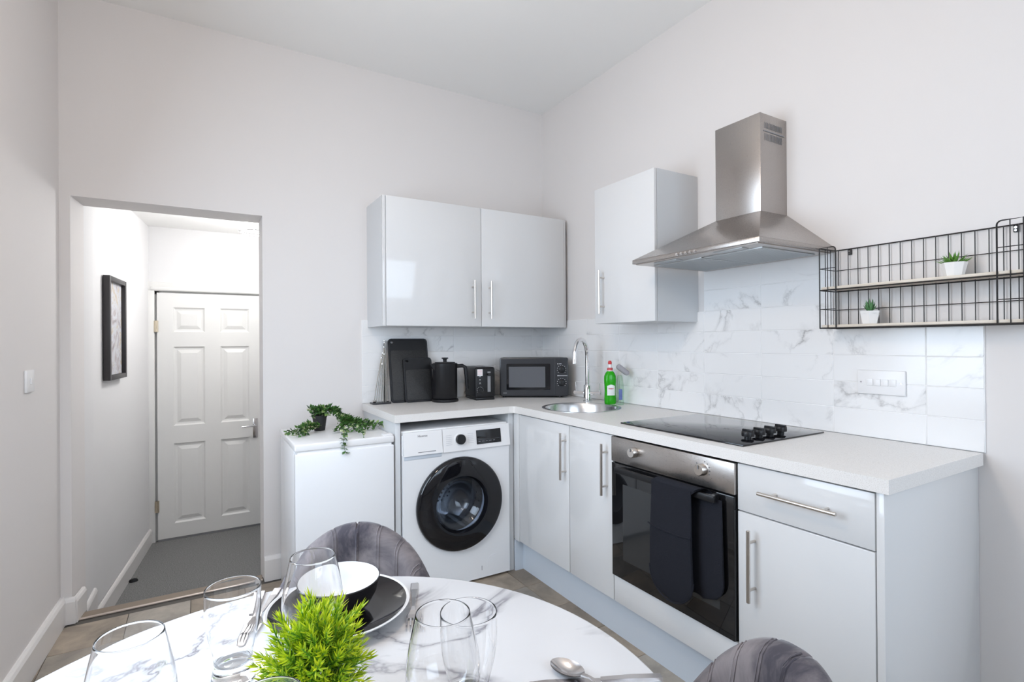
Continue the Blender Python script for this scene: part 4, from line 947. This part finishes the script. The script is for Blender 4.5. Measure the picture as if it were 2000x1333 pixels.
# cutlery
def cut_frame(p, ang): return Matrix.Translation((p[0], p[1], TZ)) @ Matrix.Rotation(ang, 4, 'Z')
def strip(pts, z0=.0006, bow=0):
    """pts: (y, halfwidth, thickness, z) along +Y -> solid bar"""
    vs = []; fs = []
    for y, w, t, z in pts: vs += [(-w, y, z), (w, y, z), (w * .8, y, z + t), (-w * .8, y, z + t)]
    for i in range(len(pts) - 1):
        o = i * 4
        for k in range(4): fs.append([o + k, o + (k + 1) % 4, o + 4 + (k + 1) % 4, o + 4 + k])
    fs.append([3, 2, 1, 0]); n = len(vs); fs.append([n - 4, n - 3, n - 2, n - 1]); return vs, fs
def fork(label, a, b):
    a = Vector(a[:2]); b = Vector(b[:2]); d = b - a; ang = math.atan2(d.y, d.x) - math.pi / 2
    T = thing('fork', label, 'fork', (a.x, a.y, TZ), ang)
    vs, fs = strip([(0, .0085, .0018, .0006), (.03, .0085, .0018, .0006), (.07, .005, .002, .003), (.115, .0032, .002, .007), (.130, .006, .0018, .007), (.140, .0115, .0016, .0045), (.150, .0125, .0016, .003)])
    part('handle', MB().add(vs, fs), M['steel_dark'], T, local=True)
    for k in range(4):
        x = -.0105 + .007 * k; v2, f2 = strip([(.149, .0022, .0015, .003), (.175, .0017, .0013, .003), (.192, .0008, .001, .008)]); part('tine', MB().add([(p[0] + x, p[1], p[2]) for p in v2], f2), M['steel_dark'], T, local=True)
def knife(label, a, b):
    a = Vector(a[:2]); b = Vector(b[:2]); d = b - a; ang = math.atan2(d.y, d.x) - math.pi / 2
    T = thing('knife', label, 'knife', (a.x, a.y, TZ), ang)
    vs, fs = strip([(0, .007, .005, .0006), (.05, .0065, .006, .0006), (.095, .005, .005, .0006)]); part('handle', MB().add(vs, fs, True), M['steel_dark'], T, local=True)
    vs, fs = strip([(.094, .005, .0022, .001), (.12, .009, .0018, .001), (.18, .010, .0014, .001), (.205, .0065, .0012, .001), (.214, .001, .001, .001)]); part('blade', MB().add(vs, fs), M['steel_dark'], T, local=True)
def spoon(label, a, b):
    a = Vector(a[:2]); b = Vector(b[:2]); d = b - a; ang = math.atan2(d.y, d.x) - math.pi / 2
    T = thing('spoon', label, 'spoon', (a.x, a.y, TZ), ang)
    vs, fs = strip([(0, .0085, .0018, .0006), (.03, .0085, .0018, .0006), (.07, .0045, .002, .004), (.115, .003, .0022, .010), (.130, .0045, .002, .009)]); part('handle', MB().add(vs, fs, True), M['steel_dark'], T, local=True)
    def bw(u, v):
        an = 2 * math.pi * u; r = v; x = .0195 * r * math.cos(an); y = .158 + .030 * r * math.sin(an); return (x, y, .0006 + .0085 * r * r)
    part('spoon_bowl', MB().grid(bw, 28, 8, True, wrapu=True).grid(lambda u, v: Vector(bw(u, v)) + Vector((0, 0, .0012)), 28, 8, True, wrapu=True), M['steel_dark'], T, local=True)
fork('steel fork lying on the table right of the black plate', at(810, 1141, TZ), at(806, 1214, TZ))
knife('steel knife lying left of the black plate, seen through a tall glass', at(512, 1160, TZ), at(466, 1278, TZ))
fork('steel fork lying between the knife and the black plate', at(543, 1151, TZ), at(503, 1216, TZ))
_t, _q = at(1078, 1301, TZ), at(1150, 1337, TZ); _e = _t + (_q - _t).normalized() * .188
spoon('steel spoon in the right foreground of the table', _e, _t)
knife('steel knife at the right table edge beside the foreground spoon', at(1292, 1327, TZ), at(1150, 1334, TZ))

# bushy plant in the middle of the table
PB = (-1.972, -2.388, TZ)
T = thing('table_plant', 'bushy lime-green artificial plant in the middle of the table', 'potted plant', PB)
part('pot', MB().lathe([(0, .0), (.034, .0), (.036, .003), (.044, .068), (.045, .072), (.041, .072), (.039, .064), (0, .062)], None, 36), M['pot_white'], T, local=True)
g = random.Random(11)
def sprig(seed):
    g_ = random.Random(seed); mb = MB(); tint = []; n = 13; ln = .062
    cx_ = [(.010 * math.sin(2.2 * t + seed), .008 * math.cos(1.7 * t + seed), ln * t) for t in [i / n for i in range(n + 1)]]
    mb.tube(cx_, .0009, 5); tint += [.12] * len(mb.v)
    for i in range(2, n + 1):
        p = Vector(cx_[i]); t = i / n
        for q in range(4 if i < n else 5):
            a = q * math.pi / 2 + i * .8 + g_.uniform(-.3, .3); el = R(g_.uniform(28, 58)) if i < n else R(g_.uniform(8, 30))
            d = Vector((math.cos(a) * math.sin(el), math.sin(a) * math.sin(el), math.cos(el))); L_ = g_.uniform(.014, .021) * (1.05 - .2 * t); w = .00135
            sd_ = d.cross(Vector((0, 0, 1))).normalized(); up_ = sd_.cross(d)
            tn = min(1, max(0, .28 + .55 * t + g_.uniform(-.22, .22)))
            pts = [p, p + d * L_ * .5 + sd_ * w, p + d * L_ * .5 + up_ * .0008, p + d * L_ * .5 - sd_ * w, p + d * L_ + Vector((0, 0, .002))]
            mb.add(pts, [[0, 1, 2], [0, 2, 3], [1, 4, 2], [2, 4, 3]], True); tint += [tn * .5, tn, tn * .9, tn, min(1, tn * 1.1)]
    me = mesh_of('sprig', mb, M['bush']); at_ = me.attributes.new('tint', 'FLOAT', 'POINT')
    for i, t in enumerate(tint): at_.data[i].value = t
    return me
SP = [sprig(s) for s in range(6)]
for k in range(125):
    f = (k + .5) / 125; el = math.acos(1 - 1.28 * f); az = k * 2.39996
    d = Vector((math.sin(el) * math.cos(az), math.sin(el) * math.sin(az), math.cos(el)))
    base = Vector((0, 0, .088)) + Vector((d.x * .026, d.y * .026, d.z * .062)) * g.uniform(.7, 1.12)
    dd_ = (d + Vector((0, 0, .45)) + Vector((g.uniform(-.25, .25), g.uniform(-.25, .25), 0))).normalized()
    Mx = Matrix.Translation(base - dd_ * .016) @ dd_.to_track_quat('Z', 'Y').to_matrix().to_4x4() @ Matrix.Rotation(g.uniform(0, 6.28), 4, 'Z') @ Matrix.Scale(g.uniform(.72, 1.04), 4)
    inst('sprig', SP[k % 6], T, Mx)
st = MB()
for k in range(24): a = k * 2.4; st.tube([(.012 * math.cos(a), .012 * math.sin(a), .06), (.03 * math.cos(a), .03 * math.sin(a), .10 + .002 * (k % 9))], .0013, 5)
part('stems', st, M['stem'], T, kind='stuff', local=True)
